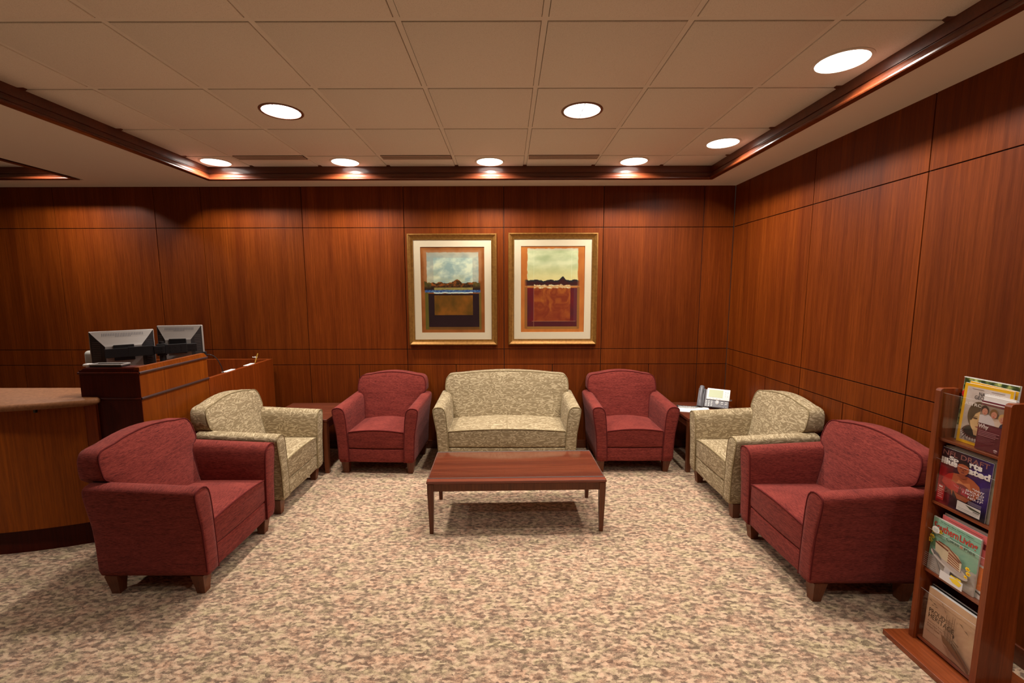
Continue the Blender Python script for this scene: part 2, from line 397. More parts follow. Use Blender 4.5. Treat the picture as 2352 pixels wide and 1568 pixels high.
# ================================================================== ceiling fixtures
def downlight(x, y, label, power, cross=False, group='recessed round ceiling lights'):
    t = thing('ceiling_light', label, 'ceiling light', (x, y, ZT-.005), 0, group); r = .112
    b = MB(); b.lathe([(r, .002), (r, -.004), (r+.010, -.006), (r+.016, -.003), (r+.017, .003)], 48); b.build('trim_ring', M['ring'] if cross else M['grid'], t, smooth=40)
    b = MB(); b.lathe([(r+.001, .0015), (r+.001, -.001)], 48); b.build('lens', M['lamp'], t)
    if cross:
        b = MB(); b.box(-r, r, -.0022, .0022, -.004, -.001); b.box(-.0022, .0022, -r, r, -.004, -.001); b.build('cross_bar', M['lampbar'], t)
    l = bpy.data.lights.new('bulb', 'AREA'); l.shape = 'DISK'; l.size = 2*r*.98 if cross else .075; l.energy = power; l.spread = radians(112 if cross else 152); l.color = LIGHT_COL
    lo = bpy.data.objects.new('bulb', l); COL.objects.link(lo); lo.parent = t; lo.location = (0, 0, -.0015) if cross else (0, -.018 if y > 3.8 else 0, -.006)
    return t
downlight(-2.515, 3.914, 'bright round recessed ceiling light at the back left corner of the wooden tray trim', P_WASH)
downlight(-1.402, 3.922, 'bright round ceiling light beside the leftmost slotted air vent', P_WASH)
downlight(-.151, 3.920, 'bright round ceiling light above the gap between the paintings, before the back wall', P_WASH)
downlight(1.095, 3.917, 'bright round ceiling light above the back red armchair next to the telephone', P_WASH)
downlight(1.637, 3.455, 'bright round ceiling light by the right trim near the back right corner', P_WASH)
downlight(1.637, 2.270, 'largest glaring round ceiling light by the right trim, nearest the viewer', P_WASH)
downlight(-1.402, 2.851, 'round ceiling light with a crossed lens and brown ring over the left armchairs', P_CROSS, True)
downlight(.465, 2.849, 'round ceiling light with a crossed lens and brown ring over the coffee table', P_CROSS, True)
downlight(-4.06, 3.82, 'round ceiling light in the second wooden tray over the reception desk', P_WASH)
# lamps of the same rows behind the viewer
for x, y, c, p, lb in ((1.637, 1.05, False, P_WASH*.4, 'round ceiling light by the right trim beside the viewer'), (.465, .43, True, P_CROSS, 'crossed lens ceiling light straight above the viewer'),
                       (1.637, -.17, False, P_WASH*.3, 'round ceiling light by the right trim behind the viewer'),
                       (-4.3, 1.3, True, P_CROSS*1.7, 'crossed lens ceiling light over the left part of the reception area')):
    downlight(x, y, lb, p, c, 'ceiling lights behind the viewer')

def vent(x0, x1, label):
    t = thing('ceiling_vent', label, 'air vent', ((x0+x1)/2, 3.79, ZT-.005), 0, 'slotted air vents in the ceiling'); w = (x1-x0)/2
    b = MB(); b.box(-w, w, -.048, .05, -.001, .003); b.build('backing', M['gap'], t)
    for k in range(4):
        y = -.045+k*.028; b = MB(); b.rbox(-w, w, y-.006, y+.007, -.006, -.001, .002); b.build('slat', M['vent'], t)
    b = MB(); b.rbox(-w, w, .044, .10, -.006, .001, .002); b.build('border', M['grid'], t)
    return t
vent(-2.266, -1.686, 'slotted air vent between the two leftmost back ceiling lights')
vent(-1.047, -.466, 'slotted air vent in the ceiling above the left painting')
vent(.180, .760, 'slotted air vent in the ceiling above and right of the right painting')

# ================================================================== upholstered seating
def arm_profile(s, iw):
    # (x,z) outline of one arm seen from the front, side s; iw = half inner width
    P = [(iw-.012, .112), (iw-.010, .25), (iw-.004, .40), (iw+.004, .49), (iw+.012, .545), (iw+.020, .572), (iw+.034, .590), (iw+.055, .600), (iw+.078, .601), (iw+.100, .597), (iw+.114, .590), (iw+.121, .577), (iw+.121, .560), (iw+.116, .52), (iw+.104, .45), (iw+.092, .37), (iw+.084, .28), (iw+.079, .20), (iw+.077, .135), (iw+.070, .115), (iw+.058, .110), (iw+.02, .109)]
    return [(s*x, z) for x, z in P]
def seat_piece(t, iw, fab, welt, bw, seam=False):
    D = .57
    for s in (-1, 1):
        P = arm_profile(s, iw); cx = sum(p[0] for p in P)/len(P); cz = .36
        def ring(y, sc, k=0):
            out = []
            for x, z in P:
                zz = z+(.028*(y/D) if z > .45 else .028*(y/D)*max(0, (z-.11)/.34))
                dx = x-cx; dz = zz-cz; L = max(sqrt(dx*dx+dz*dz), 1e-6); ins = k
                out.append((x-dx/L*ins if sc == 1 else cx+dx*sc, y, zz-dz/L*ins if sc == 1 else cz+dz*sc))
            return out
        rings = [ring(-.006, .02), ring(-.006, .5), ring(-.004, .8), ring(0, 1, .008), ring(.004, 1, .003), ring(.012, 1, 0)]
        rings += [ring(D*k/8, 1, 0) for k in range(1, 8)]+[ring(D-.012, 1, 0), ring(D-.003, 1, .004), ring(D, 1, .012), ring(D, .5), ring(D, .02)]
        b = MB(); b.loft(rings, flip=(s > 0)); arm_o = b.build('armrest', fab, t, smooth=50)
        path = [(p[0], p[1]-.001, p[2]) for p in ring(.002, 1, .0035)][:19]
        b = MB(); b.tube(path, .0042, 6); b.build('piping', welt, arm_o, smooth=60)
    # lower front rail and body
    def rail(p):
        x, y, z = p; q = max(0, 1-(x/iw)**2)
        return (x, y-(.006*q if y < .1 else 0), z)
    b = MB(); b.rbox(-iw-.004, iw+.004, .012, D, .112, .232, .010, 2, n=(12, 0, 1), fn=rail); b.build('base_rail', fab, t, smooth=60)
    # seat cushion
    def cush(p):
        x, y, z = p; qx = max(0, 1-(x/(iw))**4); qy = max(0, 1-((y-.24)/.30)**2)
        if z > .33: z += .036*max(0, 1-(x/iw)**2)*(.55+.45*qy)-.006
        if y < .06: y -= .016*max(0, 1-(x/iw)**2)*(.4+.6*max(0, min(1, (z-.23)/.1)))
        return (x, y, z)
    b = MB(); b.rbox(-iw+.001, iw-.001, .010, .50, .236, .388, .014, 3, n=(22, 10, 3), fn=cush); seat_o = b.build('seat_cushion', fab, t, smooth=60)
    pts = []
    for k in range(25):
        x = -iw+.012+(2*iw-.024)*k/24; x_, y_, z_ = cush((x, .0115, .383)); pts.append((x, y_-.0015, z_+.0025))
    b = MB(); b.tube(pts, .0042, 6); b.build('piping', welt, seat_o, smooth=60)
    if seam:
        b = MB(); b.tube([cush((0, y, .3885)) for y in (.02, .1, .2, .3, .4)], .0015, 5); b.tube([(0, cush((0, .011, z))[1]-.0005, z) for z in (.245, .3, .35, .372)], .0015, 5); b.build('seam', welt, seat_o)
    # back
    # outline of right half from bottom centre to top centre
    R = [(0, .30), (iw*.6, .30), (iw-.006, .31), (iw-.002, .42), (iw+.006, .52), (iw+.016, .575), (iw+.034, .606), (iw+.058, .626), (iw+.074, .640), (iw+.080, .655), (iw+.080, .69), (iw+.076, .73), (iw+.070, .752), (iw+.058, .772), (iw+.042, .784), (iw+.018, .790), (iw*.85, .797), (iw*.65, .808), (iw*.45, .816), (iw*.22, .822), (0, .824)]
    out = R+[(-x, z) for x, z in reversed(R[1:-1])]
    zc = .62
    def yf(z): return .415+(z-.38)*.26
    def yb(z): return .585+(z-.38)*.115
    def bring(f, sc, ins, puff=0):
        r = []
        for x, z in out:
            dx, dz = x, z-zc
            if sc < 1: X, Z = x*sc, zc+dz*sc
            else:
                L = max(sqrt(dx*dx+dz*dz), 1e-6); X, Z = x-dx/L*ins, z-dz/L*ins
            r.append((X, f(Z)+puff, Z))
        return r
    rings = [bring(yf, .01, 0, -.020), bring(yf, .3, 0, -.019), bring(yf, .55, 0, -.015), bring(yf, .75, 0, -.009), bring(yf, .9, 0, -.003), bring(yf, 1, .010, .001), bring(yf, 1, .004, .004), bring(yf, 1, 0, .012)]
    mid = lambda k: (lambda z: yf(z)*(1-k)+yb(z)*k)
    rings += [bring(mid(.35), 1, 0), bring(mid(.7), 1, 0), bring(yb, 1, 0, -.010), bring(yb, 1, .004, -.003), bring(yb, 1, .012, 0), bring(yb, .5, 0, 0), bring(yb, .01, 0, 0)]
    b = MB(); b.loft(rings, flip=False); back_o = b.build('backrest', fab, t, smooth=50)
    path = [(x, y-.001, z) for x, y, z in bring(yf, 1, .003, .004)]; n = len(R)
    seq = path[3:n]+path[n:-2]
    b = MB(); b.tube(seq, .0042, 6); b.build('piping', welt, back_o, smooth=60)
    # legs
    for sx in (-1, 1):
        for y in (.062, D-.055):
            x = sx*(iw+.040); rings = []
            for z, h, dx in ((.112, .034, .0), (.03, .024, -.006), (.002, .0215, -.008), (0, .0205, -.008)):
                rings.append([(x+sx*dx+a*h, y+c*h+(.0 if y > .2 else 0), z) for a, c in ((-1, -1), (1, -1), (1, 1), (-1, 1))])
            b = MB(); b.loft(rings[::-1]); b.build('leg', M['leg'], t)
GR = 'red upholstered armchairs'; GG = 'sage green patterned armchairs'
red = thing('armchair', 'red fabric armchair against the back wall, left of the green loveseat', 'armchair', (-1.148, 3.655, 0), radians(-2.5), GR)
seat_piece(red, .254, M['red'], M['redwelt'], .33)
dup(red, (1.112, 3.672, 0), 0, 'red fabric armchair against the back wall, between the loveseat and the telephone', GR)
dup(red, (-1.578, 2.462, 0), pi/2, 'large red armchair at front left, seen from its side by the reception counter', GR)
dup(red, (1.532, 2.388, 0), -pi/2, 'large red armchair at front right beside the magazine rack', GR)
gr = thing('armchair', 'sage green patterned armchair between the front left red one and the end table', 'armchair', (-1.602, 3.292, 0), pi/2, GG)
seat_piece(gr, .254, M['green'], M['greenwelt'], .33)
dup(gr, (1.546, 3.222, 0), -pi/2, 'sage green patterned armchair before the telephone table at the right wall', GG)
sofa = thing('loveseat', 'pale sage green two seat sofa against the back wall below the paintings', 'sofa', (-.008, 3.68, 0))
seat_piece(sofa, .522, M['green'], M['greenwelt'], .6, True)

# ================================================================== coffee table
TW, TD = 1.182, .525
ct = thing('coffee_table', 'low rectangular mahogany coffee table with a glass sheet on its top', 'coffee table', (.052, 2.985, 0), radians(1.3))
hx, hy = TW/2, TD/2
def bev(p): return p
b = MB(); b.loft([[(x, y, z) for x, y in ((-hx+i, -hy+i), (hx-i, -hy+i), (hx-i, hy-i), (-hx+i, hy-i))] for z, i in ((.345, .008), (.349, .003), (.353, 0), (.3655, 0), (.3685, .003))]); b.build('table_top', M['table'], ct)
b = MB(); b.rbox(-hx+.006, hx-.006, -hy+.042, hy-.006, .369, .375, .0015, 1, mi=0)
g = b.build('glass_sheet', [M['glass'], M['glass_edge']], ct)
for p in g.data.polygons:
    if abs(p.normal.z) < .9: p.material_index = 1
b = MB()
for s in (-1, 1):
    b.box(-hx+.04, hx-.04, s*(hy-.018)-.009, s*(hy-.018)+.009, .296, .3445)
    b.box(s*(hx-.018)-.009, s*(hx-.018)+.009, -hy+.04, hy-.04, .296, .3445)
b.build('apron', M['table_leg'], ct)
for sx in (-1, 1):
    for sy in (-1, 1):
        rings = []
        for z, h in ((0, .024), (.30, .041), (.3445, .042)):
            x0, y0 = sx*(hx-.004), sy*(hy-.004)
            x0 -= sx*(.0 if z > .1 else .010); y0 -= sy*(.0 if z > .1 else .008)
            x1, y1 = x0-sx*h, y0-sy*h
            xa, xb = sorted((x0, x1)); ya, yb_ = sorted((y0, y1)); rings.append([(xa, ya, z), (xb, ya, z), (xb, yb_, z), (xa, yb_, z)])
        b = MB(); b.loft(rings); b.build('leg', M['table_leg'], ct)

# ================================================================== end tables
def end_table(cx, label):
    t = thing('end_table', label, 'end table', (cx, 3.982, 0), 0, 'square mahogany end tables'); h = .287
    b = MB(); b.loft([[(x, y, z) for x, y in ((-h+i, -h+i), (h-i, -h+i), (h-i, h-i), (-h+i, h-i))] for z, i in ((.462, .006), (.466, 0), (.486, 0), (.490, .004))]); b.build('table_top', M['endtable'], t)
    b = MB()
    for s in (-1, 1): b.box(-h+.04, h-.04, s*(h-.02)-.009, s*(h-.02)+.009, .40, .462); b.box(s*(h-.02)-.009, s*(h-.02)+.009, -h+.04, h-.04, .40, .462)
    b.build('apron', M['endtable'], t)
    for sx in (-1, 1):
        for sy in (-1, 1):
            rings = []
            for z, w_ in ((0, .034), (.40, .044), (.462, .044)):
                xs = sorted((sx*(h-.002), sx*(h-.002-w_))); ys = sorted((sy*(h-.002), sy*(h-.002-w_)))
                rings.append([(xs[0], ys[0], z), (xs[1], ys[0], z), (xs[1], ys[1], z), (xs[0], ys[1], z)])
            b = MB(); b.loft(rings); b.build('leg', M['leg'], t)
    return t
end_table(-1.868, 'square dark wood end table behind the left green armchair')
end_table(1.865, 'square dark wood end table holding the telephone in the right corner')

# paper + telephone
b = MB(); b.xf
M4 = Matrix.Rotation(radians(-16), 4, 'Z')
b.rbox(-.14, .14, -.108, .108, 0, .003, .0008); b.xf(M4)
o = b.build('paper_sheet', M['paper']); o.location = (1.745, 3.985, .4905); tag(o, 'white sheet of paper lying on the right end table under the phone cord', 'paper')
ph = thing('desk_telephone', 'grey and silver desk telephone with a handset and display on the end table', 'telephone', (1.962, 4.060, .4905), radians(-32), rx=0)
TL = radians(56)   # body tilt
def tilt(bm, st=0): return bm.xf(Matrix.Translation((0, -.055, .012)) @ Matrix.Rotation(TL, 4, 'X'), st)
b = MB(); b.rbox(-.075, .135, 0, .178, -.012, .012, .006, 2); tilt(b); phb = b.build('body', M['plast_grey'], ph, smooth=40)
b = MB(); b.rbox(-.138, -.078, -.004, .182, -.012, .010, .006, 2); tilt(b); b.build('cradle', M['plast_grey'], ph, smooth=40)
b = MB(); b.rbox(-.060, .138, .072, .186, .0125, .022, .004, 2); tilt(b); phd = b.build('display_bezel', M['white'], ph, smooth=40)
b = MB(); b.box(-.042, .078, .096, .172, .0222, .0235); tilt(b); b.build('screen', M['lcd'], phd)
b = MB()
for i in range(4):
    for j in range(3): b.rbox(-.058+j*.024-.007, -.058+j*.024+.007, .006+i*.0155, .006+i*.0155+.009, .012, .016, .002)
tilt(b); k = b.build('keypad', M['white'], phb); k['kind'] = 'stuff'
b = MB()
for i in range(2):
    for j in range(2): b.rbox(.066+j*.036, .090+j*.036, .034+i*.016, .044+i*.016, .012, .015, .003)
for j in range(3): b.rbox(.060+j*.026, .068+j*.026, .006, .012, .012, .015, .002)
for i in range(3):
    for j in range(2): b.rbox(.098+j*.018, .104+j*.018, .112+i*.02, .117+i*.02, .022, .024, .001)
for j in range(4): b.rbox(-.034+j*.028, -.022+j*.028, .080, .085, .022, .024, .001)
tilt(b); b.build('function_buttons', M['chrome'], phb)
b = MB(); b.tube([(.036+.012*cos(a), .052+.020*sin(a), .0145) for a in [2*pi*k/16 for k in range(16)]], .003, 6, closed=True); b.rbox(.030, .042, .040, .066, .012, .016, .003); tilt(b); b.build('navigation_button', M['white'], phb, smooth=50)
b = MB(); pts = []; rr = []
for k in range(13):
    q = k/12; y = -.006+.196*q; z = .022+.022*sin(pi*q); pts.append((-.108, y, z)); rr.append(.0225 if (q < .18 or q > .82) else .0165)
b.tube(pts, rr, 12); b.tube([(-.108, .012, .026), (-.108, .012, .008)], [.021, .019], 12); b.tube([(-.108, .170, .026), (-.108, .170, .008)], [.021, .019], 12)
tilt(b); b.build('handset', M['plast_grey'], ph, smooth=60)
b = MB(); b.box(-.06, .12, .02, .10, 0, .004); b.add([(-.05, .045, 0), (.11, .045, 0), (.11, .10, 0), (-.05, .10, 0), (-.05, .045, .10), (.11, .045, .10)], [(0, 3, 4), (1, 5, 2), (3, 2, 5, 4), (0, 4, 5, 1)]); b.build('foot_stand', M['plast_black'], ph)
b = MB(); b.tube([(.141, .09, .006), (.158, .09, .006)], .007, 8); tilt(b); b.build('side_knob', M['chrome'], ph)
pts = []
for k in range(150):
    q = k/149; cx = -.12-.17*q+.02*sin(6*q); cy = -.075-.035*sin(q*3.4)-.11*q; a = k*1.05; pts.append((cx, cy+.009*cos(a), .0165+.009*sin(a)))
b = MB(); b.tube(pts, .0019, 5); b.build('spiral_cord', M['plast_black'], ph, smooth=60)

# ================================================================== paintings
def fbm(x, y, o=4, s=0):
    v = 0; a = .5; f = 1
    for k in range(o): v += a*noise.noise(Vector((x*f+s, y*f+s*1.7, s*.31))); a *= .5; f *= 2.03
    return v
def mixc(a, c, k): k = max(0, min(1, k)); return tuple(p*(1-k)+q*k for p, q in zip(a, c))
def soft(v, lo, hi, e): return max(0, min(1, (v-lo)/e+.5))*max(0, min(1, (hi-v)/e+.5))
def art_one(u, v):
    c = mixc((168, 92, 42), (140, 72, 28), .5+fbm(u*6, v*6, 4, 3)*1.4)
    jx = fbm(u*22, v*22, 3, 5)*.02
    c = mixc(c, (184, 120, 84), .7*soft(u+jx, .045, .955, .03)*soft(v+jx, .035, .40, .03))
    k = soft(u+jx*.5, .095, .908, .008)*soft(v+jx*.5, .062, .46, .008)
    if k > 0:
        cl = fbm(u*6, v*12, 5, 8)*2.3; base = mixc((158, 170, 170), (232, 222, 200), .5+cl)
        base = mixc(base, (236, 206, 150), max(0, fbm(u*4+3, v*8, 4, 12)*1.6)*max(0, (v-.15)/.3))
        if v < .12: base = mixc(base, (190, 150, 120), .55*(.12-v)/.06)
        if u < .2 or u > .81 or v < .125: base = mixc(base, (170, 150, 140), .42)
        c = mixc(c, base, k)
    top = .415-.035*max(0, sin(u*23+1)+.6*sin(u*11+2))*.7-.02*fbm(u*14, 2, 3, 4)
    if .055 < u < .935 and top < v < .50:
        g = .5+fbm(u*24, v*40, 4, 21)*1.9; c = mixc((52, 34, 14), (166, 84, 30), g)
        if u < .16 or u > .82: c = mixc(c, (92, 84, 36), .6)
        c = mixc(c, (40, 22, 14), max(0, (v-.44)/.05))
    if .205 < u < .815 and .470 < v < .500: c = mixc((176, 150, 82), (140, 112, 60), .5+fbm(u*30, v*60, 2, 2))
    k = soft(u, .06, .935, .02)*soft(v+fbm(u*12, 1, 3, 2)*.008, .497, .527, .010)
    c = mixc(c, mixc((36, 62, 132), (120, 148, 178), .4+fbm(u*30, v*90, 3, 7)*1.6), k)
    k = soft(u, .20, .815, .01)*soft(v+fbm(u*18, 4, 3, 2)*.012, .524, .538, .006); c = mixc(c, (232, 232, 224), k)
    if .112 < u < .912 and .540 < v < .933:
        c = mixc((46, 20, 26), (36, 14, 18), .5+fbm(u*9, v*9, 3, 6))
        if .209 < u < .816 and .560+.006*fbm(u*30, 1, 2, 1) < v < .795: c = mixc((150, 84, 22), (96, 62, 12), .45+fbm(u*6, v*6, 5, 30)*1.6)
    elif .06 < u < .112 and .53 < v < .965: c = mixc(c, (84, 86, 30), .75)
    elif .912 <= u < .945 and .53 < v < .965: c = mixc(c, (100, 92, 40), .65)
    elif .935 < v < .965 and .1 < u < .93: c = mixc(c, (92, 62, 26), .6)
    return c
def art_two(u, v):
    c = mixc((206, 116, 50), (186, 96, 42), .5+fbm(u*7, v*5, 4, 43)*1.3)
    jx = fbm(u*22, v*22, 3, 15)*.014
    k = soft(u+jx, .10, .895, .008)*soft(v+jx, .026, .46, .010)
    if k > 0:
        cl = fbm(u*4, v*10, 5, 58)*1.5; base = mixc((184, 182, 140), (230, 216, 178), .5+cl)
        base = mixc(base, (240, 206, 142), max(0, (v-.20)/.22)); base = mixc(base, (214, 180, 160), max(0, (.055-v)/.03))
        if u < .105 or abs(u-.205) < .002 or abs(u-.795) < .002: base = mixc(base, (235, 225, 195), .5)
        c = mixc(c, base, k)
    top = .388-.005*sin(u*31)-.022*fbm(u*18, 5, 4, 9)-.036*math.exp(-((u-.66)/.035)**2)
    k = soft(u, .075, .905, .05)*(1 if top < v < .447 else max(0, 1-abs(v-.447)/.02) if v > .447 and v < .467 else 0)
    if v > top: c = mixc(c, mixc((30, 38, 44), (66, 22, 22), (v-top)/.035+fbm(u*30, v*30, 2, 3)), k)
    if .10 < u < .885 and .478 < v < .935:
        c = mixc((112, 16, 24), (84, 24, 32), .5+fbm(u*5, v*5, 3, 66)*1.6)
        if u > .83: c = mixc(c, (104, 42, 48), .8)
        if v > .875: c = mixc(c, (78, 24, 30), .7)
        if .205 < u < .78 and v < .872:
            sw = fbm(u*9+fbm(u*5, v*5, 2, 3)*3, v*11, 4, 77); c = mixc((132, 46, 18), (176, 88, 30), .42+sw*1.7); c = mixc(c, (128, 38, 20), max(0, (v-.62)*1.8))
        if abs(u-.203) < .003 or (abs(v-.872) < .002 and .17 < u < .87): c = mixc(c, (196, 140, 100), .6)
    elif (.055 < u < .10 or .885 <= u < .93) and .46 < v < .96: c = mixc(c, (120, 78, 40), .65*soft(u, .055, .93, .03))
    elif .935 <= v < .965 and .07 < u < .92: c = mixc(c, (128, 92, 48), .6)
    k = soft(u, .205, .78, .01)*soft(v+fbm(u*20, v*40, 3, 9)*.03, .447, .482, .006); c = mixc(c, mixc((236, 214, 176), (206, 130, 70), .4+fbm(u*22, v*120, 3, 1)*2), k)
    k = soft(u, .06, .93, .02)*soft(v, .462, .470, .006); c = mixc(c, (220, 130, 70), k*.8)
    return c
def raster(w_, h_, nx, ny, fn, y=0, z0=0, gain=1.0):
    gain = gain*1.0
    """image sheet facing -Y, centred on x, bottom at z0"""
    me_v = []; cols = []
    for j in range(ny+1):
        for i in range(nx+1):
            me_v.append((-w_/2+w_*i/nx, y, z0+h_*(1-j/ny)))
    fs = []
    for j in range(ny):
        for i in range(nx):
            a = j*(nx+1)+i; fs.append((a, a+nx+1, a+nx+2, a+1))
            r, g_, b_ = fn((i+.5)/nx, (j+.5)/ny); r, g_, b_ = (max(0, min(255, q*gain*k_)) for q, k_ in ((r, 1-.6*(gain-1)), (g_, 1), (b_, 1-.1*(gain-1)))); cols.append(lin(r, g_, b_))
    return me_v, fs, cols
def painting(x0, x1, z0, z1, fn, label):
    w_, h_ = x1-x0, z1-z0
    t = thing('framed_painting', label, 'painting', ((x0+x1)/2, YB-.003, z0), 0)
    fw = .056; rings = []
    # moulding profile: distance inward, forward
    for d, y in ((0, 0), (0, -.026), (.004, -.032), (.012, -.034), (.018, -.030), (.030, -.024), (.042, -.018), (.050, -.016), (fw, -.016), (fw, -.006)):
        rings.append([(-w_/2+d, y, d), (w_/2-d, y, d), (w_/2-d, y, h_-d), (-w_/2+d, y, h_-d)])
    b = MB(); b.loft(rings, cap0=True, cap1=False, flip=True); b.build('frame', M['gold'], t, smooth=35)
    aw, ah = w_-2*(fw+.068), h_-2*(fw+.069); zb = fw+.069
    b = MB(); iw_, ih = w_/2-fw+.002, h_-2*fw
    for (a, c, d, e) in ((-iw_, -aw/2, fw-.002, h_-fw+.002), (aw/2, iw_, fw-.002, h_-fw+.002), (-aw/2, aw/2, fw-.002, zb), (-aw/2, aw/2, zb+ah, h_-fw+.002)): b.box(a, c, -.010, -.004, d, e)
    b.build('mat_board', M['mat'], t)
    b = MB(); v, f, c = raster(aw, ah, 150, 198, fn, -.0055, zb, 1.12)
    b.v = v; b.f = f; b.m = [0]*len(f); b.c = c; b.build('art_print', M['canvas'], t, color=True)
    b = MB(); b.box(-iw_, iw_, -.0125, -.0115, fw, h_-fw); b.build('glass_pane', M['glass'], t)
painting(-.974, -.102, 1.066, 2.152, art_one, 'left gold framed landscape with cloudy sky, orange trees and a blue line')
painting(.008, .880, 1.069, 2.157, art_two, 'right gold framed landscape with a yellow sky over dark red field')

# ================================================================== reception desk
def xs_(y): return -2.285-.035*(y-2.66)
# curved counter base
RC = (-3.465, 4.57)
def arc(R, a0, a1, n=20): return [(RC[0]+R*sin(radians(a0+(a1-a0)*k/n)), RC[1]-R*cos(radians(a0+(a1-a0)*k/n))) for k in range(n+1)]
cb = thing('reception_counter', 'curved honey wood reception counter base with a dark kick board', 'counter', (-2.9, 2.6, 0))
def loc(bm, t): l = t.location; return bm.xf(Matrix.Translation((-l[0], -l[1], -l[2])))
b = MB(); pa = arc(2.13, -40, 23.6, 30); b.prism(pa+[(-2.62, 2.655)]+list(reversed(arc(2.09, -40, 23.4, 30))), .155, .912); b.build('front_panel', M['honey'], None).parent = cb
loc_fix = cb.children[-1]; 
for v in loc_fix.data.vertices: v.co = v.co-Vector(cb.location)
b = MB(); b.prism(arc(2.095, -40, 23.4, 30)+list(reversed(arc(2.02, -40, 22, 30))), 0, .155); loc(b, cb); b.build('kick_board', M['darkwood'], cb)
b = MB(); b.prism([(-2.613, 2.60+.02), (-2.560, 2.640), (-2.560, 2.657), (-2.628, 2.657)], .0, .912); loc(b, cb); b.build('end_post', M['honey_red'], cb)
b = MB(); b.rbox(-2.83, -2.815, 2.53, 2.56, .885, .912, .002); loc(b, cb); b.build('bracket', M['metal_dark'], cb)
ctp = thing('countertop', 'brown speckled stone countertop on the curved reception counter', 'countertop', (-2.9, 2.6, .913))
poly = arc(2.205, -40, 24.2, 36)+[(-2.535, 2.585), (-2.518, 2.612), (-2.525, 2.640), (-2.545, 2.656), (-2.668, 2.656), (-2.668, 2.92), (-5.2, 2.92)]
cen = Vector((-3.2, 2.72, 0))
def off(poly, d):
    out = []
    n = len(poly)
    for i, (x, y) in enumerate(poly):
        ax, ay = poly[i-1]; bx_, by = poly[(i+1) % n]; tx, ty = bx_-ax, by-ay; L = sqrt(tx*tx+ty*ty) or 1; out.append((x-ty/L*d, y+tx/L*d))
    return out
b = MB(); b.loft([[(x, y, z) for x, y in off(poly, d)] for z, d in ((.914, .014), (.918, .006), (.926, .0), (.942, 0), (.950, .006), (.953, .014))]); loc(b, ctp); b.build('slab', M['counter'], ctp, smooth=50)
# tall upstand walls round the clerk's place, hollow behind
dc = thing('desk_front_wall', 'dark mahogany upstand at the end of the stone counter, facing the viewer', 'partition', (-2.47, 2.71, 0))
xa = xs_(2.66)-.034
b = MB(); b.prism([(-2.655, 2.66), (xa, 2.66), (xa, 2.745), (-2.655, 2.745)], 0, 1.098); b.prism([(-2.655, 2.656), (xs_(2.66), 2.656), (xs_(2.66), 2.6598), (-2.655, 2.6598)], 0, 1.118); loc(b, dc); b.build('panel', M['darkwood'], dc)
b = MB(); b.loft([[(x, y, z) for x, y in ((-2.655+d+q, 2.657+d), (xa, 2.657+d), (xa, 2.748-d), (-2.655+d+q, 2.748-d))] for z, d, q in ((1.1, 0, 0), (1.110, 0, .006), (1.128, .002, .022), (1.136, .008, .034))]); loc(b, dc); b.build('top_cap', M['darkwood'], dc)
for z in (1.100, .938):
    b = MB(); b.tube([(-2.66, 2.655, z), (xs_(2.655), 2.655, z)], .0075, 8); loc(b, dc); b.build('bullnose_strip', M['darkwood'], dc, smooth=50)
ds = thing('desk_side_wall', 'honey wood upstand with two dark bullnose strips behind the left armchairs', 'partition', (-2.3, 2.98, 0))
def sq(y, d): return xs_(y)-d
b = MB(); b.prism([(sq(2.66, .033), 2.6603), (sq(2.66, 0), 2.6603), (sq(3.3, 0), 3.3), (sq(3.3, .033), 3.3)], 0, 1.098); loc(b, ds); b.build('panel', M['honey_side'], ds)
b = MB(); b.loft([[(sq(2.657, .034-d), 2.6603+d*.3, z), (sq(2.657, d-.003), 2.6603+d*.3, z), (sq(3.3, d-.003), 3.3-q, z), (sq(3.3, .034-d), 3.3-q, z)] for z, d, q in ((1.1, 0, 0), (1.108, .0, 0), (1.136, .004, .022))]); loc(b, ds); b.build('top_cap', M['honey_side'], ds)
for z in (1.100, .938):
    b = MB(); b.tube([(xs_(2.655)+.001, 2.655, z), (xs_(3.303)+.001, 3.303, z)], .0085, 8); loc(b, ds); b.build('bullnose_strip', M['gasket'], ds, smooth=50)
# low partition running back to the wall
dp = thing('desk_partition', 'low reddish wood partition behind the honey upstand reaching the back wall', 'partition', (-2.4, 3.8, 0))
b = MB(); b.prism([(xs_(3.304)-.034, 3.304), (xs_(3.304), 3.304), (xs_(4.29), 4.29), (xs_(4.29)-.034, 4.29)], .0, .935); loc(b, dp); b.build('side_panel', M['honey_red'], dp)
dq = thing('desk_back_panel', 'dark reddish low panel of the desk enclosure along the back wall', 'partition', (-3.0, 4.28, 0))
b = MB(); b.rbox(-3.6, xs_(4.29)-.036, 4.264, 4.294, 0, .935, .002); loc(b, dq); b.build('board', M['honey_red'], dq)
ws = MB(); ws.rbox(-3.12, -2.385, 2.93, 4.255, .73, .76, .004)
o = ws.build('desk_worktop', M['endtable']); tag(o, 'wood work surface inside the reception desk behind the monitors', 'worktop')
bb = MB(); bb.box(-3.08, -3.05, 2.97, 4.2, 0, .728); bb.build('support_panel', M['honey_red'], o)

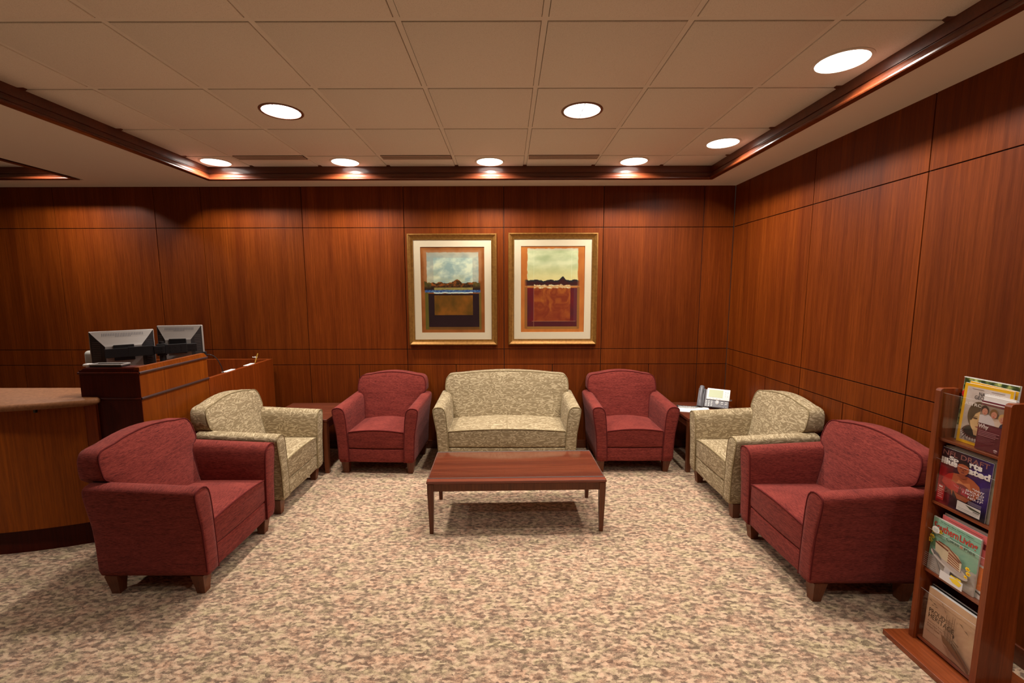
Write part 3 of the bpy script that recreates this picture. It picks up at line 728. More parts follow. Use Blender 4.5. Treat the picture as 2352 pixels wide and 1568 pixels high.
# things on the desk
def label_on(o, l, c, g=None): return tag(o, l, c, g)
tr = thing('desk_tray', 'flat black tray with a silver rim on top of the dark desk upstand', 'tray', (-2.50, 2.702, 1.1365), radians(0))
b = MB(); b.rbox(-.10, .10, -.032, .032, 0, .010, .002); b.build('tray_floor', M['plast_black'], tr)
b = MB(); b.tube([(-.10, -.032, .014), (.10, -.032, .014), (.10, .032, .014), (-.10, .032, .014)], .004, 6, closed=True); b.build('rim', M['plast_silver'], tr)
b = MB(); b.rbox(-.025, .025, -.02, .02, 0, .016, .007, 3); o = b.build('computer_mouse', M['white'], smooth=60); o.location = (-2.632, 2.702, 1.1365); tag(o, 'small rounded white device beside the black tray on the desk upstand', 'mouse')
for (x, y, r, l) in ((-2.362, 3.62, 4, 'white sheet of paper on the partition top nearer the monitors'), (-2.368, 3.93, 6, 'white sheet of paper on the partition top beside the yellow pencil')):
    b = MB(); b.rbox(-.010, .028, -.07, .07, 0, .004, .001); o = b.build('paper_sheet', M['paper']); o.rotation_euler = (0, 0, radians(r)); o.location = (xs_(y)-.0, y, .9355); tag(o, l, 'paper')
    o.location.x = xs_(y)-.045
pc = thing('pencil', 'yellow pencil standing tilted by the papers at the partition', 'pencil', (xs_(4.05)-.045, 4.05, .937), 0)
b = MB(); b.tube([(0, 0, 0), (.03, 0, .085)], .0045, 6); b.build('shaft', M['yellow'], pc)
b = MB(); b.tube([(-.022, 0, .052), (.014, 0, .048), (.026, 0, .052)], .003, 5); b.tube([(.004, 0, .06), (.012, 0, .036)], .003, 5); b.build('paper_tag', M['paper'], pc)

def monitor(loc_, rz, W, Hh, label, cable=False, tl=0):
    t = thing('monitor', label, 'monitor', loc_, rz, 'computer monitors on the reception desk'); w2 = W/2
    # local: +y is screen side (faces away from viewer), back faces -y ; origin bottom centre
    b = MB(); b.rbox(-w2, w2, -.012, .012, 0, Hh, .006, 2); bz = b.build('bezel', M['plast_silver'], t, smooth=40)
    b = MB(); b.box(-w2+.015, w2-.015, .0122, .014, .015, Hh-.015); b.build('screen', M['plast_black'], bz)
    # silver hump down the middle of the back, dark louvred flanks
    def ring(y, x, z0, z1, xt): return [(-x, y, z0), (x, y, z0), (x, y, z1), (-x, y, z1)]
    b = MB(); hz = Hh
    secs = [(-.013, w2-.004, .004, hz-.003), (-.030, w2*.80, .02, hz-.05), (-.048, w2*.62, .03, hz-.095), (-.055, w2*.56, .04, hz-.11)]
    vs = []
    b.loft([ring(y, x, z0, z1, 0) for y, x, z0, z1 in secs], cap0=False, flip=True, mi=1)
    for i, f in enumerate(b.f):
        pass
    # material by face: top/bottom/centre silver, side faces black
    n0 = len(b.f); kinds = []
    for f in b.f:
        pts = [Vector(b.v[k]) for k in f]
        nrm = (pts[1]-pts[0]).cross(pts[2]-pts[0]); kinds.append(1 if abs(nrm.x) > abs(nrm.z)*1.01 and abs(nrm.x) > abs(nrm.y)*.3 else 0)
    b.m = kinds; bs = b.build('back_shell', [M['plast_silver'], M['plast_black']], t)
    b = MB()
    for s in (-1, 1):
        for k in range(14):
            z = .05+k*(Hh-.13)/13; x0, x1 = w2*.70, w2*.93
            b.add([(s*x0, -.0425, z), (s*x1, -.0185, z), (s*x1, -.0205, z+.003), (s*x0, -.0445, z+.003)], [(0, 1, 2, 3)] if s > 0 else [(3, 2, 1, 0)])
    b.build('side_louvres', M['plast_grey'], bs)
    b = MB()
    for k in range(26):
        x = -w2*.62+k*w2*1.24/25; hh = .020 if abs(k-12.5) > 5 else .028
        za = Hh-.018; ya = -.013-(.017)*(.015/.047)
        b.add([(x, -.0185, Hh-.016), (x+.0035, -.0185, Hh-.016), (x+.0035, -.0185-.017*hh/.047, Hh-.016-hh), (x, -.0185-.017*hh/.047, Hh-.016-hh)], [(0, 3, 2, 1)])
    b.build('top_vent', M['plast_grey'], bs)
    b = MB(); b.rbox(-.058, .058, -.066, -.055, Hh*.28, Hh*.28+.115, .003); b.build('mount_plate', M['metal_dark'], t)
    if cable:
        b = MB(); b.rbox(w2-.002, w2+.016, -.022, .004, .035, .085, .004); b.build('cable_plug', M['plast_black'], t)
        b = MB(); P_ = []
        for k in range(24):
            q = k/23; P_.append((w2+.012+.12*sin(q*1.6), -.008+.02*q, .055+.02*sin(q*3)-.34*q*q))
        b.tube(P_, .0035, 6); b.build('power_cable', M['plast_black'], t, smooth=60)
    return t
def mon_at(xl, yl, xr, yr, ztop, label, Hh=.30, cable=False):
    W = sqrt((xr-xl)**2+(yr-yl)**2); return monitor(((xl+xr)/2, (yl+yr)/2, ztop-Hh), math.atan2(yr-yl, xr-xl), W, Hh, label, cable)
mon_at(-3.00, 3.10, -2.735, 3.35, 1.316, 'left computer monitor seen from its silver back on the reception desk')
mon_at(-2.76, 3.42, -2.46, 3.50, 1.335, 'right computer monitor seen from its silver back, nearer the wood partition', cable=True)
mx, my = -2.655, 3.315
ma = thing('dual_monitor_stand', 'black pole stand with two bracket arms carrying the monitors', 'monitor stand', (mx, my, .7605))
def ml(p): return (p[0]-mx, p[1]-my, p[2]-.7605)
b = MB(); b.tube([(0, 0, .004), (0, 0, .46)], .017, 14); b.build('pole', M['metal_dark'], ma, smooth=60)
b = MB(); b.rbox(-.06, .06, -.06, .06, 0, .012, .003); b.build('base_plate', M['metal_dark'], ma)
b = MB(); b.rbox(-.030, .030, -.032, .032, .355, .445, .004); b.xf(Matrix.Rotation(radians(35), 4, 'Z')); b.build('clamp', M['metal_dark'], ma)
def bar(a, c, h, w_=.006, name='arm_bar'):
    a = Vector(ml(a)); c = Vector(ml(c)); d = (c-a); L = d.length; ang = math.atan2(d.y, d.x); sl = math.asin(d.z/L)
    b = MB(); b.rbox(0, L, -w_, w_, -h/2, h/2, .003)
    for q in (.25, .5, .75):
        b.tube([(L*q, -w_-.002, -h*.2), (L*q, -w_-.001, -h*.2)], .006, 8); b.tube([(L*q, -w_-.002, h*.2), (L*q, -w_-.001, h*.2)], .006, 8)
    b.xf(Matrix.Translation(a) @ Matrix.Rotation(ang, 4, 'Z') @ Matrix.Rotation(-sl, 4, 'Y')); return b.build(name, M['metal_dark'], ma)
bar((-2.672, 3.262, 1.163), (-2.784, 3.165, 1.163), .072); bar((-2.620, 3.300, 1.163), (-2.512, 3.385, 1.165), .072)
bar((-2.770, 3.180, 1.161), (-2.885, 3.085, 1.159), .066, .008, 'slide_rail'); bar((-2.530, 3.378, 1.165), (-2.462, 3.425, 1.165), .062, .008, 'slide_rail')
bar((-2.672, 3.262, 1.163), (-2.620, 3.300, 1.163), .060, .012, 'joint')

oc = thing('office_chair', 'pale grey upholstered office chair behind the reception monitors', 'office chair', (-3.47, 3.62, 0), radians(8))
def cb_(p):
    x, y, z = p; return (x, y+.10*(x/.24)**2*.4, z)
b = MB(); b.rbox(-.235, .235, .16, .23, .55, 1.085, .032, 4, n=(8, 0, 8), fn=cb_); b.build('backrest', M['office'], oc, smooth=60)
b = MB(); b.rbox(-.24, .24, -.26, .20, .43, .51, .03, 4, n=(4, 4, 0)); b.build('seat', M['office'], oc, smooth=60)
b = MB(); b.tube([(0, .22, .46), (0, .26, .62)], .02, 8); b.tube([(0, 0, .08), (0, 0, .43)], .025, 12); b.build('column', M['plast_black'], oc, smooth=60)
for k in range(5):
    a = 2*pi*k/5; b = MB(); b.tube([(0, 0, .10), (.27*cos(a), .27*sin(a), .065)], [.022, .014], 8); b.build('base_leg', M['plast_black'], oc, smooth=60)
    b = MB(); b.tube([(.27*cos(a)-.012, .27*sin(a), .0265), (.27*cos(a)+.012, .27*sin(a), .0265)], .026, 14); b.build('caster', M['plast_black'], oc, smooth=40)
pt = thing('pen_tray', 'small wire tray on the counter against the dark desk upstand', 'pen tray', (-2.76, 2.875, .9535))
b = MB(); b.box(-.04, .055, -.02, .02, 0, .003); b.build('tray_floor', M['metal_dark'], pt)
b = MB(); b.tube([(-.04, -.02, .022), (.055, -.02, .022), (.055, .02, .022), (-.04, .02, .022)], .0022, 6, closed=True)
for q in (-.03, -.01, .01, .03, .05): b.tube([(q, -.02, 0), (q, -.02, .022)], .0012, 4)
b.build('wire_rim', M['chrome'], pt)

# ================================================================== magazine rack
RX, RY = 1.925, 1.695
rk = thing('magazine_rack', 'tall narrow cherry wood magazine rack standing on a flat base by the right wall', 'magazine rack', (RX, RY, 0))
def rl(bm): return bm.xf(Matrix.Translation((-RX, -RY, 0)))
YN, YF = 1.575, 1.815
b = MB(); b.rbox(1.755, 2.095, 1.500, 1.872, .0, .026, .003, 2); rl(b); b.build('base', M['rackbase'], rk)
for y in (YN-.022, YF):
    pr = [(1.843, .0262), (1.988, .0262), (1.938, 1.17), (1.932, 1.180), (1.92, 1.1835), (1.855, 1.1835), (1.846, 1.180), (1.8425, 1.172)]
    b = MB(); b.loft([[(x, yy, z) for x, z in [(x, z) for x, z in pr]] for yy in (y, y+.022)], flip=True); rl(b); b.build('side_panel', M['rack'], rk)
b = MB(); b.add([(1.968, YN, .0262), (1.968, YF, .0262), (1.922, YF, 1.165), (1.922, YN, 1.165), (1.974, YN, .0262), (1.974, YF, .0262), (1.928, YF, 1.165), (1.928, YN, 1.165)], [(0, 1, 2, 3)[::-1], (4, 5, 6, 7), (0, 4, 7, 3), (1, 2, 6, 5), (3, 7, 6, 2), (0, 1, 5, 4)]); rl(b); b.build('back_panel', M['darkwood'], rk)
SH = [.048, .372, .688, .970]
GH = [.275, .560, .880, 1.166]
for i, z in enumerate(SH):
    xb = 1.968-(z-.026)*.0404
    b = MB(); b.rbox(1.858, xb, YN+.0005, YF-.0005, z-.012, z, .002); rl(b); b.build('shelf', M['rackbase'], rk)
    b = MB(); b.box(1.8540, 1.8560, YN+.0005, YF-.0005, z-.006, GH[i]); rl(b); g = b.build('acrylic_guard', [M['acrylic'], M['acrylic_edge']], rk)
    for p in g.data.polygons:
        if p.normal.z > .9: p.material_index = 1

# ---- printed covers
def text_geo(s, bold=0.0):
    cu = bpy.data.curves.new('t', 'FONT'); cu.body = s; cu.size = 1; cu.offset = bold; cu.resolution_u = 3
    ob = bpy.data.objects.new('t', cu); COL.objects.link(ob); dg = bpy.context.evaluated_depsgraph_get(); me = bpy.data.meshes.new_from_object(ob.evaluated_get(dg))
    vs = [tuple(v.co) for v in me.vertices]; fs = [tuple(p.vertices) for p in me.polygons]
    bpy.data.objects.remove(ob, do_unlink=True); bpy.data.curves.remove(cu); bpy.data.meshes.remove(me); return vs, fs
class Cover:
    """art on a sheet w x h facing -y, u,v in 0..1 from the top left"""
    def __init__(s, w_, h_, y): s.w = w_; s.h = h_; s.y = y; s.b = MB(); s.k = 0
    def P(s, u, v): u = min(max(u, 0), 1); v = min(max(v, 0), 1); return (-s.w/2+u*s.w, s.y-.00025*s.k-.0002, s.h*(1-v))
    def base(s, fn, nx=64, ny=84):
        v, f, c = raster(s.w, s.h, nx, ny, fn, s.y, 0); s.b.v = v; s.b.f = f; s.b.m = [0]*len(f); s.b.c = c
    def rect(s, u0, v0, u1, v1, col): s.k += 1; s.b.add([s.P(u0, v0), s.P(u0, v1), s.P(u1, v1), s.P(u1, v0)], [(0, 1, 2, 3)], col=lin(*col))
    def poly(s, pts, col): s.k += 1; s.b.add([s.P(*p) for p in pts], [tuple(range(len(pts)))], col=lin(*col))
    def ell(s, u, v, ru, rv, col, n=24, rot=0): s.poly([(u+ru*cos(a)*cos(rot)-rv*sin(a)*sin(rot)*s.h/s.w, v-(ru*cos(a)*sin(rot)*s.w/s.h+rv*sin(a)*cos(rot))) for a in [2*pi*k/n for k in range(n)]][::1], col)
    def text(s, t, u0, v0, u1, v1, col, bold=0.0):
        s.k += 1; vs, fs = text_geo(t, bold)
        if not vs: return
        x0 = min(p[0] for p in vs); x1 = max(p[0] for p in vs); y0 = min(p[1] for p in vs); y1 = max(p[1] for p in vs)
        out = [s.P(u0+(u1-u0)*(p[0]-x0)/(x1-x0), v1+(v0-v1)*(p[1]-y0)/(y1-y0)) for p in vs]; s.b.add(out, fs, col=lin(*col))
    def line(s, u0, v0, u1, v1, wd, col):
        dx, dy = (u1-u0)*s.w, (v1-v0)*s.h; L = sqrt(dx*dx+dy*dy) or 1; nx_, ny_ = -dy/L*wd/2/s.w, dx/L*wd/2/s.h
        s.poly([(u0+nx_, v0+ny_), (u1+nx_, v1+ny_), (u1-nx_, v1-ny_), (u0-nx_, v0-ny_)], col)
def magazine(name, cat, label, x, y, z, w_, h_, t_, lean, art=None, group=None, coverc=(235, 232, 225), yaw=0, roll=0):
    t = thing(name, label, cat, (x, y, z), -pi/2+radians(yaw), group); t.rotation_euler = (radians(-lean), radians(roll), -pi/2+radians(yaw))
    b = MB(); b.box(-w_/2+.001, w_/2-.0008, -t_/2+.0004, t_/2-.0004, .0006, h_+.0003); b.build('pages', M['paper'], t)
    c = Cover(w_, h_, -t_/2)
    if art: art(c)
    else: c.base(lambda u, v: coverc, 2, 2)
    c.b.box(-w_/2, w_/2, t_/2-.0003, t_/2, 0, h_, col=lin(*coverc)); c.b.box(-w_/2-.0004, -w_/2+.0004, -t_/2, t_/2, 0, h_, col=lin(*coverc))
    c.b.build('cover', M['print'], t, color=True)
    return t
def art_si(c):
    def f(u, v):
        k = max(0, min(1, (u-.25)/.6)); a = mixc((60, 16, 30), (58, 34, 112), k)
        if u < .28: a = mixc(a, (196, 30, 38), max(0, min(1, (v-.22)/.14))*(1-u/.36))
        if v < .2: a = mixc((52, 26, 34), (54, 32, 104), max(0, (u-.4)/.6))
        a = mixc(a, (28, 36, 44), max(0, (v-.72)/.3)*k); n_ = fbm(u*9, v*9, 4, 3)*1.4; return tuple(q*(1+n_*.25) for q in a)
    c.base(f)
    c.text('NFL DRAFT', .02, .035, .94, .12, (150, 96, 90), .01)
    c.text('Sp', .16, .12, .36, .21, (238, 232, 228), .05); c.text('rts', .57, .10, .82, .20, (238, 232, 228), .05)
    c.text('Illus', .01, .17, .35, .285, (238, 232, 228), .05); c.text('ated', .56, .19, .985, .305, (238, 232, 228), .05)
    # figure: shoulders, arms, torso, head
    sk = (176, 92, 58); dk = (110, 44, 34); rd = (186, 40, 34)
    c.poly([(.20, .43), (.30, .385), (.42, .37), (.50, .365), (.60, .365), (.70, .39), (.82, .45), (.86, .56), (.82, .66), (.72, .72), (.64, .80), (.34, .82), (.30, .70), (.18, .66), (.12, .56)], sk)
    c.poly([(.20, .43), (.30, .39), (.28, .55), (.36, .62), (.30, .70), (.16, .66), (.08, .60), (.13, .50)], rd)
    c.poly([(.42, .46), (.52, .50), (.64, .46), (.68, .56), (.60, .64), (.44, .64), (.38, .56)], (204, 122, 78))
    c.poly([(.34, .68), (.44, .80), (.62, .80), (.70, .72), (.66, .95), (.32, .95)], (46, 22, 30))
    c.ell(.475, .255, .115, .115, sk, 24); c.poly([(.37, .20), (.38, .14), (.45, .115), (.53, .12), (.585, .15), (.585, .21), (.53, .185), (.45, .18)], (40, 20, 22))
    c.rect(.41, .252, .455, .262, (60, 24, 22)); c.rect(.50, .252, .545, .262, (60, 24, 22)); c.poly([(.47, .26), (.49, .26), (.495, .292), (.465, .292)], (146, 66, 44)); c.ell(.48, .322, .035, .009, (120, 38, 36)); c.poly([(.42, .36), (.54, .36), (.58, .40), (.49, .43), (.38, .40)], (150, 74, 50))
    c.ell(.50, .615, .17, .095, (116, 26, 30), 28)
    for k in range(4): c.line(.30, .54+.035*k, .46, .585+.03*k, .008, (190, 48, 44)); c.line(.68, .60+.03*k, .52, .585+.028*k, .008, (170, 40, 60))
    for k in range(6): c.line(.36+.045*k, .57+.012*(k % 3), .40+.045*k, .60+.01*(k % 2), .002, (214, 120, 130))
    c.rect(.06, .66, .20, .93, (176, 28, 34)); c.text('SI', .075, .68, .15, .71, (235, 225, 225), .04)
    for k in range(5): c.rect(.075, .735+.035*k, .18-.02*(k % 2), .748+.035*k, (216, 150, 150))
    for i, s_ in enumerate(('"WHY', 'SHOULD', 'I NOT GO', 'NO.1?"')):
        a = (.74, .62, .57, .68)[i]; c.text(s_, a, .50+.052*i, .965, .54+.052*i, (232, 222, 230), .03)
    for k in range(3): c.rect(.70, .735+.02*k, .95, .742+.02*k, (170, 160, 175))
    c.rect(.50, .80, .955, .955, (222, 218, 216)); c.poly([(.66, .815), (.95, .84), (.95, .862), (.76, .86)], (70, 74, 62)); c.rect(.53, .90, .93, .906, (150, 150, 150)); c.rect(.53, .925, .90, .930, (150, 150, 150)); c.rect(.82, .872, .94, .882, (30, 30, 30))
def art_ng(c):
    def f(u, v):
        if u < .065 or u > .935 or v < .05 or v > .95: return (226, 172, 26)
        a = mixc((204, 190, 182), (176, 158, 146), v+fbm(u*4, v*4, 4, 5)*1.2); return a
    c.base(f, 64, 84)
    for k in range(2): c.rect(.17+.40*k, .075, .42+.42*k, .082, (120, 104, 96))
    c.text('NATIONAL', .33, .115, .78, .175, (34, 28, 30), .005); c.text('GEOGRAPHIC', .25, .178, .86, .238, (34, 28, 30), .005)
    # suit collar
    c.ell(.36, .80, .30, .135, (150, 136, 132), 32, .15); c.ell(.36, .775, .27, .115, (72, 34, 32), 32, .15); c.ell(.36, .765, .22, .09, (34, 24, 26), 32, .15)
    for k in range(9): a = pi*1.05+k*.24; c.line(.36+.24*cos(a), .78-.10*sin(a), .36+.29*cos(a), .80-.13*sin(a), .0015, (226, 214, 204))
    DU = -.17
    # face and hair
    c.ell(DU+.585, .50, .235, .235, (92, 72, 50), 32); c.ell(DU+.60, .565, .18, .205, (214, 176, 124), 32); c.poly([(DU+a_, b_) for a_, b_ in ((.40, .50), (.42, .38), (.50, .30), (.64, .28), (.76, .33), (.80, .48), (.76, .43), (.68, .40), (.60, .42), (.52, .47), (.46, .58), (.43, .60))], (80, 62, 44))
    c.ell(DU+.53, .545, .05, .013, (84, 60, 44)); c.ell(DU+.69, .552, .05, .013, (84, 60, 44)); c.line(DU+.47, .52, DU+.58, .515, .0016, (74, 52, 38)); c.line(DU+.64, .518, DU+.74, .528, .0016, (74, 52, 38))
    c.poly([(DU+a_, b_) for a_, b_ in ((.60, .56), (.63, .56), (.645, .63), (.59, .63))], (192, 148, 100)); c.ell(DU+.615, .68, .055, .011, (150, 70, 58)); c.poly([(DU+a_, b_) for a_, b_ in ((.52, .74), (.70, .74), (.68, .82), (.56, .82))], (182, 144, 104))
    

    c.text('ASTRONAUT', .09, .305, .80, .355, (226, 216, 206), .01)
    c.line(.14, .93, .20, .86, .002, (40, 32, 32)); c.line(.20, .86, .24, .93, .002, (40, 32, 32))
    for k in range(7): c.line(.24+.03*k, .925, .255+.03*k, .905+.01*(k % 2), .0015, (60, 50, 48))
def art_why(c):
    c.base(lambda u, v: (104, 34, 48) if (v > .46 or v < .035) else (150, 128, 112), 8, 26)
    c.rect(0, .035, 1, .055, (220, 210, 205)); c.rect(0, .055, 1, .085, (104, 34, 48))
    c.poly([(0, .30), (.30, .26), (.50, .32), (.66, .46), (0, .46)], (206, 196, 198)); c.poly([(.48, .32), (.72, .30), (.82, .40), (.80, .46), (.60, .46)], (214, 190, 172)); c.poly([(.76, .40), (1, .34), (1, .46), (.72, .46)], (52, 44, 72))
    for (u, v, hc_) in ((.16, .20, (56, 34, 28)), (.50, .23, (120, 84, 46)), (.82, .29, (196, 156, 98))):
        c.ell(u, v-.02, .135, .085, hc_); c.ell(u+.015, v+.015, .10, .068, (196, 132, 108)); c.rect(u-.035, v+.002, u-.010, v+.008, (70, 40, 36)); c.rect(u+.035, v+.002, u+.06, v+.008, (70, 40, 36)); c.ell(u+.015, v+.048, .03, .006, (160, 60, 60))
    c.text('Why', .05, .47, .42, .575, (236, 226, 226), .03)
    for k in range(4): c.rect(.10, .60+.03*k, .82-.1*(k % 2), .612+.03*k, (176, 120, 130))
    for k in range(6): c.rect(.12, .73+.02*k, .72-.07*(k % 3), .736+.02*k, (140, 78, 90))
    c.ell(.80, .93, .07, .03, (206, 186, 190)); c.rect(.73, .93, .87, .945, (104, 34, 48))
def art_sl(c):
    def f(u, v):
        a = mixc((150, 196, 172), (120, 178, 152), v*1.2+fbm(u*3, v*3, 3, 8))
        if v > .60+.12*(1-u): a = mixc((196, 190, 184), (172, 164, 160), .5+fbm(u*6, v*9, 4, 9)*1.5)
        return a
    c.base(f)
    c.rect(.0, .0, 1, .010, (236, 236, 228))
    c.text('50 Garden Ideas Comfort Suppers', .16, .035, .86, .065, (60, 96, 84)); c.rect(0, .075, 1, .079, (110, 150, 132))
    c.text('Southern', .03, .085, .56, .215, (206, 62, 52), .02); c.text('Living', .59, .10, .95, .245, (206, 62, 52), .02)
    c.text('Fabulous Southern', .40, .225, .78, .25, (70, 80, 70)); c.text('Cakes', .33, .262, .60, .315, (44, 62, 54), .004); c.text('&', .62, .262, .69, .315, (222, 110, 84), .01); c.text('Pies', .71, .262, .93, .318, (44, 62, 54), .004)
    # flowers left and badge
    for (u, v) in ((.06, .26), (.19, .23), (.05, .37), (.03, .44)):
        for k in range(6): a = k*pi/3; c.ell(u+.035*cos(a), v+.027*sin(a), .026, .018, (236, 204, 58), 10)
        c.ell(u, v, .022, .017, (226, 130, 36), 10)
    for k in range(5): c.line(.03+.03*k, .36, .06+.03*k, .52, .0025, (60, 100, 50))
    c.ell(.13, .215, .085, .065, (232, 230, 222)); 
    for k in range(3): c.rect(.08, .195+.018*k, .18, .200+.018*k, (110, 140, 130))
    # stand, cake
    c.ell(.50, .68, .42, .095, (222, 214, 210), 32, -.25); c.ell(.50, .665, .36, .075, (198, 188, 184), 32, -.25)
    c.poly([(.44, .74), (.56, .77), (.54, .95), (.40, .93)], (206, 198, 196))
    c.poly([(.17, .41), (.47, .46), (.47, .66), (.33, .645), (.19, .58)], (216, 202, 172)); c.poly([(.47, .46), (.75, .55), (.74, .70), (.47, .66)], (150, 78, 50))
    for k in range(4): c.line(.47, .505+.042*k, .745, .583+.033*k, .0035, (228, 206, 172))
    c.poly([(.72, .54), (.765, .535), (.76, .69), (.735, .70)], (220, 206, 176))
    c.poly([(.17, .41), (.24, .375), (.45, .39), (.68, .45), (.765, .535), (.47, .46)], (206, 178, 142)); c.line(.18, .405, .47, .455, .006, (112, 48, 32)); c.line(.24, .375, .46, .392, .005, (124, 58, 38)); c.line(.46, .392, .76, .53, .005, (124, 58, 38))
    c.line(.12, .55, .20, .64, .004, (90, 86, 82)); c.poly([(.10, .545), (.28, .60), (.36, .68), (.16, .60)], (96, 92, 90)); c.poly([(.22, .67), (.27, .72), (.44, .93), (.40, .95)], (104, 98, 94))
    for (u, v, s_) in ((.90, .56, .8), (.93, .63, .8), (.90, .70, .6), (.74, .86, 1.3), (.80, .84, 1.2), (.68, .84, 1.0)):
        for k in range(6): a = k*pi/3; c.ell(u+.035*s_*cos(a), v+.027*s_*sin(a), .026*s_, .018*s_, (238, 206, 46), 10)
        c.ell(u, v, .02*s_, .016*s_, (226, 120, 30), 10)
    c.rect(.42, .82, .90, .965, (214, 208, 206)); c.poly([(.62, .86), (.78, .82), (.88, .86), (.84, .92), (.70, .91)], (236, 200, 50))
    for k in range(8): c.rect(.04, .66+.035*k, .22+.02*k, .668+.035*k, (92, 84, 80))
def art_pink(c):
    c.base(lambda u, v: (226, 112, 112) if v < .38-.12*(1-u)+.1 else ((222, 216, 214) if not (.5 < v < .86 and u > .62) else (226, 126, 44)), 48, 60)
    c.text('Better', .10, .09, .95, .22, (110, 26, 34), .02); c.rect(.12, .04, .8, .046, (150, 50, 56)); c.line(.90, .48, .93, .42, .006, (60, 60, 66)); c.ell(.84, .68, .12, .18, (232, 120, 30)); c.line(.60, .86, .98, .93, .007, (50, 50, 54))
    c.ell(.45, .6, .2, .2, (232, 228, 220))
def art_book(c):
    c.base(lambda u, v: mixc((206, 168, 132), (186, 146, 118), v+fbm(u*3, v*3, 3, 5)), 32, 40)
    br = (62, 40, 22)
    c.text('PROUD', .06, .37, .40, .455, br, .008); c.text('HERITAGE', .06, .465, .60, .555, br, .008)
    for i, s_ in enumerate(('A History in Pictures', 'of the YMCA in the', 'United States')): c.text(s_, .06, .60+.045*i, (.42, .38, .33)[i], .633+.045*i, (110, 66, 46))
    c.text('Clifford Putney', .06, .79, .33, .82, (130, 84, 62))
    def gull(u, v, s_, r):
        for sg in (-1, 1): c.poly([(u, v), (u+sg*.05*s_*cos(r), v-.018*s_+sg*.05*s_*sin(r)), (u+sg*.10*s_*cos(r), v-.003*s_+sg*.10*s_*sin(r)), (u+sg*.05*s_*cos(r), v-.006*s_+sg*.05*s_*sin(r))], br)
    gull(.12, .25, .9, .2); gull(.17, .30, .8, -.1); gull(.36, .22, 1.1, .9); gull(.78, .33, 1.2, .5); gull(.38, .40, .7, -.2)
    for (u, v0, v1) in ((.44, .28, .72), (.50, .32, .80), (.56, .24, .86), (.60, .24, .80)): c.line(u, v0, u+.01, v1, .0016, (112, 76, 46))
    for k in range(10): c.line(.42+.02*(k % 3), .38+.03*k, .60, .35+.045*k, .0013, (112, 76, 46)); c.line(.44, .34+.04*k, .56, .44+.03*k, .0011, (112, 76, 46))
    c.poly([(.40, .66), (.58, .70), (.74, .74), (.99, .92), (.99, .98), (.72, .86), (.46, .78)], (118, 76, 44)); c.line(.62, .64, 1, .90, .002, br); c.line(.62, .70, .99, .96, .003, br); c.line(.64, .62, .76, .66, .003, br); c.ell(.645, .55, .018, .03, br)
    c.poly([(.46, .80), (.72, .88), (.99, .99), (.60, .94)], (150, 108, 80))
def art_tree(c):
    c.base(lambda u, v: mixc((44, 60, 20), (196, 204, 120), .35+fbm(u*7, v*12, 5, 4)*2.2) if v < .78 else (216, 212, 200), 60, 80)
    for k in range(6): c.line(.05+.12*k, .75, .15+.09*k, .25+.05*(k % 3), .004, (44, 36, 20)); c.line(.10+.11*k, .5, .02+.13*k, .3, .003, (54, 44, 24))
    c.rect(.0, .0, 1, .012, (240, 240, 236)); c.text('outdoor', .14, .045, .50, .085, (220, 226, 210), .01); c.ell(.10, .26, .09, .07, (206, 40, 44))
def art_ng2(c):
    c.base(lambda u, v: (226, 172, 26) if (u < .065 or u > .935 or v < .05 or v > .95) else mixc((170, 120, 60), (120, 60, 40), v+fbm(u*4, v*4, 4, 1)), 48, 60)
    c.rect(.35, .10, .90, .15, (110, 30, 30))
G4 = 'magazines in the second pocket from the top'
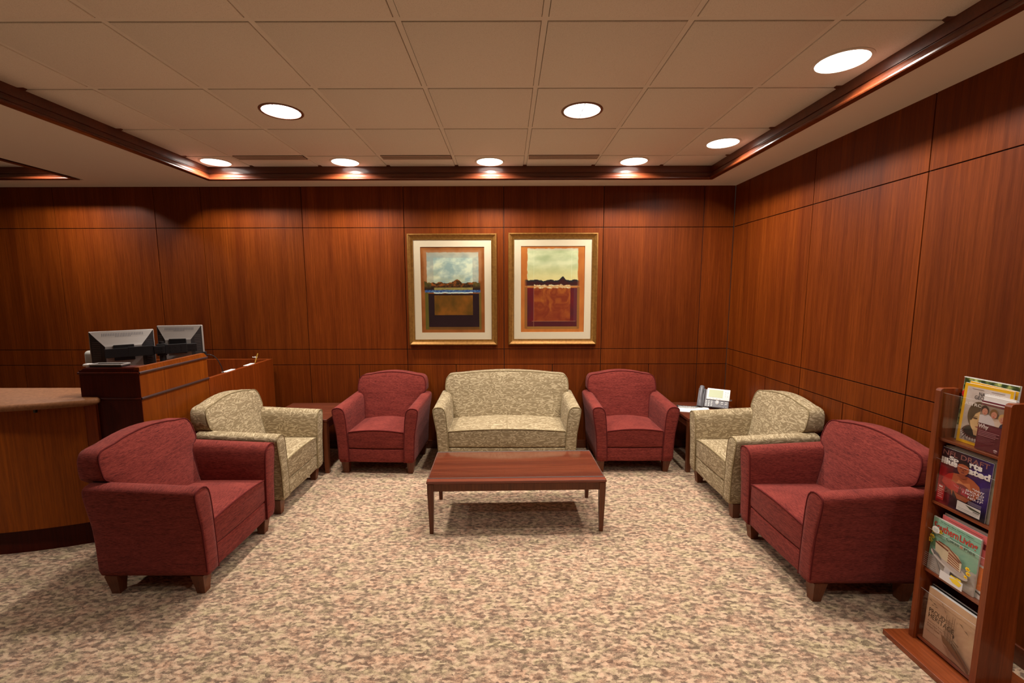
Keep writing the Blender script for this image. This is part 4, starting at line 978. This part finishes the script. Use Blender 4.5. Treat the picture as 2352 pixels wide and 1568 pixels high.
# top pocket
magazine('magazine', 'magazine', 'magazine with a green tree cover, tallest at the back of the top pocket', 1.9115, 1.702, .9715, .200, .268, .005, 3.5, art_tree, None, (236, 236, 230))
magazine('magazine', 'magazine', 'yellow bordered magazine behind the front yellow one, tilted in the top pocket', 1.9035, 1.693, .9735, .172, .250, .005, 3.0, art_ng2, None, (230, 226, 218), roll=2.5)
magazine('magazine', 'magazine', 'yellow bordered magazine with a portrait cover in the top pocket', 1.8945, 1.690, .9710, .175, .248, .006, 3.0, art_ng, None, (226, 172, 26))
for k in range(4):
    magazine('brochure', 'brochure', ('plain white brochure directly behind the maroon one in the top pocket', 'second white brochure behind the maroon one in the top pocket', 'third white brochure behind the maroon one in the top pocket', 'rearmost white brochure behind the maroon one in the top pocket')[k], 1.8885-.0042*k, 1.633-.004*(k % 2), .9715, .108, .214+.003*(k % 3), .0035, 2.5, None, 'white brochures in the top pocket', (226, 220, 216), yaw=(0, .3, -.2, .2)[k])
magazine('brochure', 'brochure', 'maroon brochure titled Why with a family photo, front right of the top pocket', 1.8705, 1.634, .9715, .100, .196, .002, 2.5, art_why, None, (104, 34, 48))
# second pocket
magazine('magazine', 'magazine', 'sports magazine with a bare chested player on a purple and red cover', 1.8695, 1.712, .6885, .197, .243, .004, 2.0, art_si, None, (60, 34, 100))
for k in range(5):
    magazine('magazine', 'magazine', ('magazine edge showing right behind the sports cover in the second pocket', 'grey backed magazine third from the front in the second pocket', 'magazine in the middle of the pile of the second pocket', 'pale magazine second from the back of the second pocket', 'backmost magazine of the pile in the second pocket')[k], 1.8755+.0066*k, 1.705-.0045*k, .6885, .200, .250+.002*(k % 2), .005, 2.2+.3*k, None, G4, ((150, 146, 128), (206, 202, 196), (120, 118, 112), (216, 212, 206), (190, 184, 178))[k])
# third pocket
magazine('magazine', 'magazine', 'Southern cooking magazine with a layer cake on a mint green cover', 1.8695, 1.7155, .3725, .193, .244, .006, 1.8, art_sl, None, (150, 196, 172))
magazine('magazine', 'magazine', 'pink topped magazine with an orange shape, behind the cake cover', 1.8795, 1.686, .3725, .203, .262, .007, 2.2, art_pink, None, (226, 130, 126))
magazine('magazine', 'magazine', 'white edged magazine at the back of the third pocket behind the pink one', 1.889, 1.690, .3725, .200, .268, .006, 2.4, None, None, (226, 222, 216))
# bottom pocket
magazine('book', 'book', 'tan hardback book titled Proud Heritage with a ship, in the bottom pocket', 1.8745, 1.694, .0485, .205, .246, .014, 1.5, art_book, None, (206, 168, 132))
magazine('book', 'book', 'thin book with yellowish pages behind the tan hardback in the bottom pocket', 1.8895, 1.700, .0485, .212, .250, .008, 2.0, None, None, (40, 38, 36))
